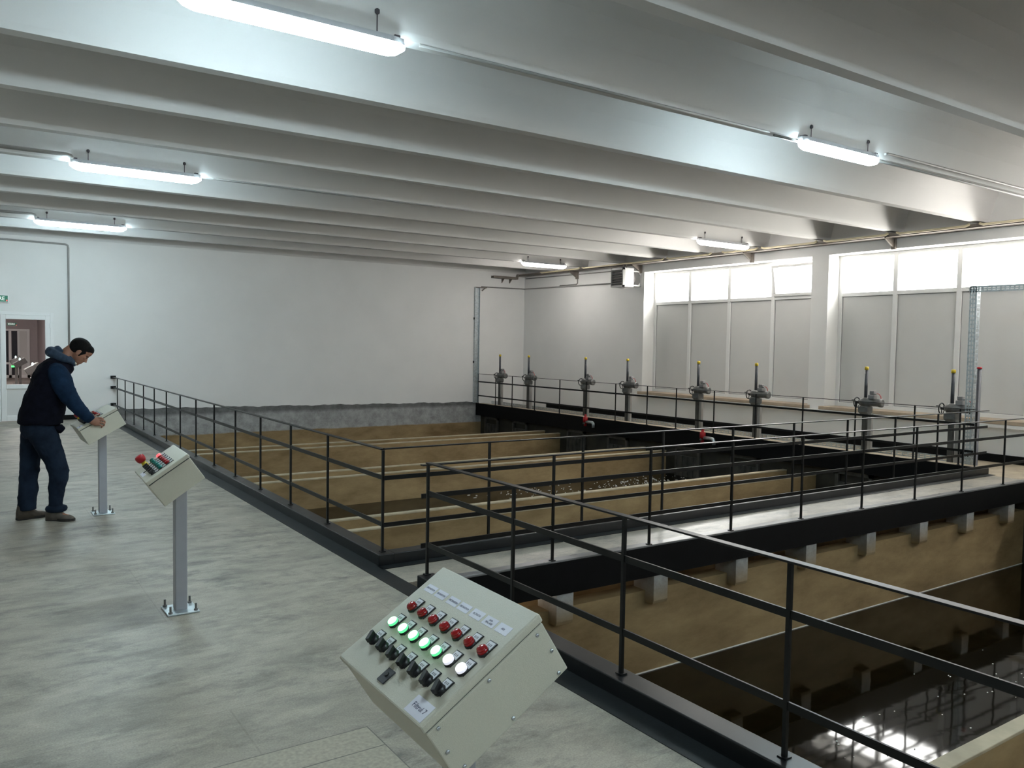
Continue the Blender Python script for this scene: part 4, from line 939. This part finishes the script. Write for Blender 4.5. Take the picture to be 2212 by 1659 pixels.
# left hand flat on the panel
wl_ = Vector(ARM_L[-1])
limb(B, [wl_, (0.943, 8.893, 0.955), (0.973, 8.888, 0.947), (0.998, 8.885, 0.955)], [(0.022, 0.027), (0.016, 0.036), (0.014, 0.041), (0.012, 0.038)], (0, 0, 1))
for i, yy_ in enumerate((8.855, 8.876, 8.896, 8.915)):
    L = (0.9, 1.0, 0.93, 0.75)[i]
    finger([(0.993, yy_, 0.955), (0.993+0.03*L, yy_, 0.974), (0.993+0.052*L, yy_-0.001, 0.978), (0.993+0.072*L, yy_-0.002, 0.974)])
finger([(0.953, 8.862, 0.948), (0.976, 8.842, 0.948), (0.998, 8.832, 0.956)], 0.010, 0.008)
body = B.build('person', M['skin'], None, remesh=0.0046, smooth_it=2)
tag(body, 'man in dark vest, blue hoodie and jeans bending over the farthest control stand', 'person')
# hair
H_ = MB()
hell(H_, -0.022, 0, 0.036, 0.101, 0.082, 0.090)
hell(H_, 0.040, 0, 0.072, 0.050, 0.066, 0.044)
hell(H_, -0.055, 0, -0.010, 0.054, 0.068, 0.058)
for s in (-1, 1): limb(H_, [hp(0.025, s*0.066, 0.03), hp(0.018, s*0.069, -0.005), hp(0.016, s*0.066, -0.035)], [(0.022, 0.010), (0.014, 0.006), (0.008, 0.004)])
hair = H_.build('hair', M['hair'], body, remesh=0.005, smooth_it=3)
q = MB()
for s in (-1, 1): limb(q, [hp(0.086, s*0.012, 0.018), hp(0.084, s*0.034, 0.023), hp(0.070, s*0.052, 0.014)], [0.004, 0.005, 0.003], (0, 0, 1), 8)
q.build('eyebrows', M['hair'], body)
for s in (-1, 1):
    q = MB(); q.ell(hp(0.079, s*0.032, -0.002), (0.009, 0.013, 0.006), HR, 12, 8); q.build('eye', M['eye'], body)
# vest: trunk shell with a stand collar
V = MB()
secs = [((0.602, 0.900), 0.186, 0.196), ((0.602, 0.915), 0.190, 0.200), ((0.612, 0.99), 0.186, 0.205), ((0.632, 1.07), 0.180, 0.208), ((0.656, 1.15), 0.176, 0.210), ((0.680, 1.24), 0.166, 0.212), ((0.698, 1.32), 0.156, 0.208), ((0.722, 1.39), 0.140, 0.190), ((0.748, 1.435), 0.118, 0.150), ((0.772, 1.468), 0.092, 0.098), ((0.790, 1.49), 0.078, 0.080)]
rs = []
for i, ((x, z), rx, ry) in enumerate(secs):
    t = Vector((secs[min(i+1, len(secs)-1)][0][0]-secs[max(i-1, 0)][0][0], 0, secs[min(i+1, len(secs)-1)][0][1]-secs[max(i-1, 0)][0][1]))
    if i < 2: t = Vector((0.02, 0, 1))
    rs.append(sec_ellipse((x, MY, z), t, rx, ry, (1, 0, 0), 32, 2.35))
V.rings(rs, True)
limb(V, [(0.80, MY, 1.36), (0.845, MY, 1.42), (0.865, MY, 1.455)], [(0.05, 0.10), (0.04, 0.08), (0.02, 0.055)])
vest = V.build('vest', M['vest'], body, remesh=0.009, smooth_it=6)
q = MB(); limb(q, [(0.70, 8.60, 0.875), (0.745, 8.60, 0.86), (0.775, 8.60, 0.835)], [(0.02, 0.05), (0.045, 0.05), (0.035, 0.045)], (0, 0, 1)); q.build('belt_pouch', M['vest'], body, remesh=0.008, smooth_it=3)
q = MB(); limb(q, [(0.812, 8.552, 0.985), (0.815, 8.550, 1.005)], [0.006, 0.006]); 
# sleeves
S_ = MB()
limb(S_, [(0.715, 8.60, 1.41), (0.730, 8.55, 1.385), (0.745, 8.512, 1.33), (0.785, 8.472, 1.235), (0.822, 8.456, 1.15), (0.862, 8.444, 1.09), (0.915, 8.438, 1.025), (0.972, 8.433, 0.958), (0.992, 8.434, 0.938)], [0.070, 0.092, 0.094, 0.084, 0.074, 0.067, 0.058, 0.047, 0.040])
for (p, r_) in (((0.83, 8.45, 1.13), 0.07), ((0.80, 8.465, 1.20), 0.076), ((0.93, 8.437, 1.0), 0.056)): S_.ell(p, (r_*1.06, r_, r_*0.7))
plabel(S_.build('sleeve', M['hoodie'], body, remesh=0.008, smooth_it=4), 'blue hoodie sleeve')
S_ = MB()
limb(S_, [(0.715, 8.80, 1.41), (0.735, 8.85, 1.385), (0.760, 8.89, 1.33), (0.81, 8.93, 1.225), (0.852, 8.94, 1.14), (0.882, 8.925, 1.067), (0.918, 8.903, 0.997)], [0.070, 0.085, 0.080, 0.066, 0.056, 0.050, 0.040])
plabel(S_.build('sleeve', M['hoodie'], body, remesh=0.008, smooth_it=4), 'blue hoodie sleeve')
# hood bunched behind the neck
Q = MB()
ringpts = []
for i in range(25):
    t = 2*PI*i/24
    c_, s_ = math.cos(t), math.sin(t)
    back = (1-c_)/2
    ringpts.append((Vector((0.800 + 0.070*c_, MY + 0.088*s_, 1.490 - 0.012*c_ + 0.035*back)), 0.026 + 0.022*back))
for (p, r_), (p2, r2_) in zip(ringpts[:-1], ringpts[1:]): limb(Q, [p, p2], [r_, r2_], (0, 0, 1), 12)
limb(Q, [(0.745, MY-0.07, 1.535), (0.700, MY-0.04, 1.560), (0.690, MY, 1.572), (0.700, MY+0.04, 1.560), (0.745, MY+0.07, 1.535)], [0.036, 0.046, 0.050, 0.046, 0.036], (0, 0, 1))
limb(Q, [(0.775, MY-0.05, 1.57), (0.745, MY-0.02, 1.600), (0.742, MY+0.02, 1.600), (0.775, MY+0.05, 1.57)], [0.024, 0.030, 0.030, 0.024], (0, 0, 1))
limb(Q, [(0.83, MY-0.075, 1.52), (0.865, MY-0.06, 1.475), (0.885, MY-0.02, 1.445)], [0.026, 0.024, 0.018], (0, 0, 1))
limb(Q, [(0.83, MY+0.075, 1.52), (0.865, MY+0.06, 1.475), (0.885, MY+0.02, 1.445)], [0.026, 0.024, 0.018], (0, 0, 1))
plabel(Q.build('hood', M['hood'], body, remesh=0.007, smooth_it=4), 'faded blue hood bunched behind the neck')
q = MB(); limb(q, [(0.862, MY-0.072, 1.482), (0.880, MY-0.055, 1.468), (0.895, MY-0.03, 1.458)], [0.012, 0.013, 0.010], (0, 0, 1), 10); q.build('shirt_collar', M['collar'], body, remesh=0.005)
# jeans
J = MB()
limb(J, [(0.600, MY, 0.985), (0.592, MY, 0.92), (0.588, MY, 0.85), (0.592, MY, 0.78)], [(0.150, 0.165), (0.158, 0.175), (0.155, 0.178), (0.13, 0.165)])
limb(J, [(0.600, 8.62, 0.84), (0.632, 8.61, 0.76), (0.668, 8.603, 0.66), (0.704, 8.60, 0.57), (0.734, 8.597, 0.47), (0.734, 8.593, 0.40), (0.718, 8.590, 0.31), (0.712, 8.588, 0.22), (0.708, 8.587, 0.15), (0.710, 8.586, 0.115)], [0.125, 0.118, 0.106, 0.094, 0.084, 0.080, 0.074, 0.064, 0.056, 0.058])
limb(J, [(0.565, 8.785, 0.84), (0.548, 8.785, 0.76), (0.532, 8.785, 0.66), (0.520, 8.785, 0.56), (0.512, 8.785, 0.47), (0.505, 8.782, 0.38), (0.500, 8.78, 0.30), (0.492, 8.78, 0.20), (0.488, 8.778, 0.13), (0.488, 8.778, 0.085)], [0.115, 0.110, 0.098, 0.088, 0.082, 0.080, 0.080, 0.080, 0.082, 0.082])
for (p, r_) in (((0.745, 8.595, 0.46), 0.070), ((0.525, 8.785, 0.46), 0.072)): J.ell(p, (r_*1.1, r_, r_*0.55))
jn = J.build('jeans', M['jeans'], body, remesh=0.009, smooth_it=4)
q = MB(); q.rings([sec_ellipse((0.713, 8.586, z), (0, 0, 1), r_*1.08, r_, (1, 0, 0), 20) for z, r_ in ((0.080, 0.062), (0.090, 0.080), (0.112, 0.088), (0.135, 0.080), (0.142, 0.058))]); q.build('rolled_cuff', M['jeans'], jn, remesh=0.007, smooth_it=3)
# shoes
def shoe(x0, y0, x1, y1, mat):
    d_ = Vector((x1-x0, y1-y0, 0)); L = d_.length; a = math.atan2(d_.y, d_.x)
    m_ = Matrix.Translation((x0, y0, 0)) @ Matrix.Rotation(a, 4, 'Z')
    q = MB(); rs = []
    for t, hw, h in ((0.0, 0.028, 0.10), (0.03, 0.038, 0.135), (0.10, 0.043, 0.160), (0.20, 0.043, 0.165), (0.34, 0.042, 0.140), (0.48, 0.045, 0.098), (0.64, 0.050, 0.064), (0.80, 0.048, 0.055), (0.92, 0.038, 0.044), (1.0, 0.018, 0.030)):
        rs.append([Vector((t*L, hw*math.cos(k), 0.012 + max(0, math.sin(k))**0.75*(h-0.012))) for k in [PI*i/12 for i in range(13)]])
    q.rings(rs, True); q.xf(m_); o = q.build('shoe', mat, body)
    q = MB(); rs = []
    for t, hw in ((-0.01, 0.024), (0.05, 0.039), (0.2, 0.042), (0.4, 0.041), (0.62, 0.052), (0.8, 0.050), (0.93, 0.038), (1.02, 0.014)):
        rs.append([Vector((t*L, -hw, 0)), Vector((t*L, hw, 0)), Vector((t*L, hw, 0.024)), Vector((t*L, -hw, 0.024))])
    q.rings(rs, True, 0, False); q.xf(m_); q.build('sole', M['sole'], o)
shoe(0.405, 8.755, 0.672, 8.845, M['shoe']); shoe(0.640, 8.635, 0.848, 8.485, M['shoe2'])

folds = bpy.data.textures.new('cloth_folds', 'CLOUDS'); folds.noise_scale = 0.11; folds.noise_depth = 2
for o in body.children:
    if o.name.split('.')[0] in ('vest', 'sleeve', 'jeans', 'hood'):
        dm = o.modifiers.new('folds', 'DISPLACE'); dm.texture = folds; dm.texture_coords = 'LOCAL'; dm.strength = 0.028 if 'hood' not in o.name else 0.016; dm.mid_level = 0.5
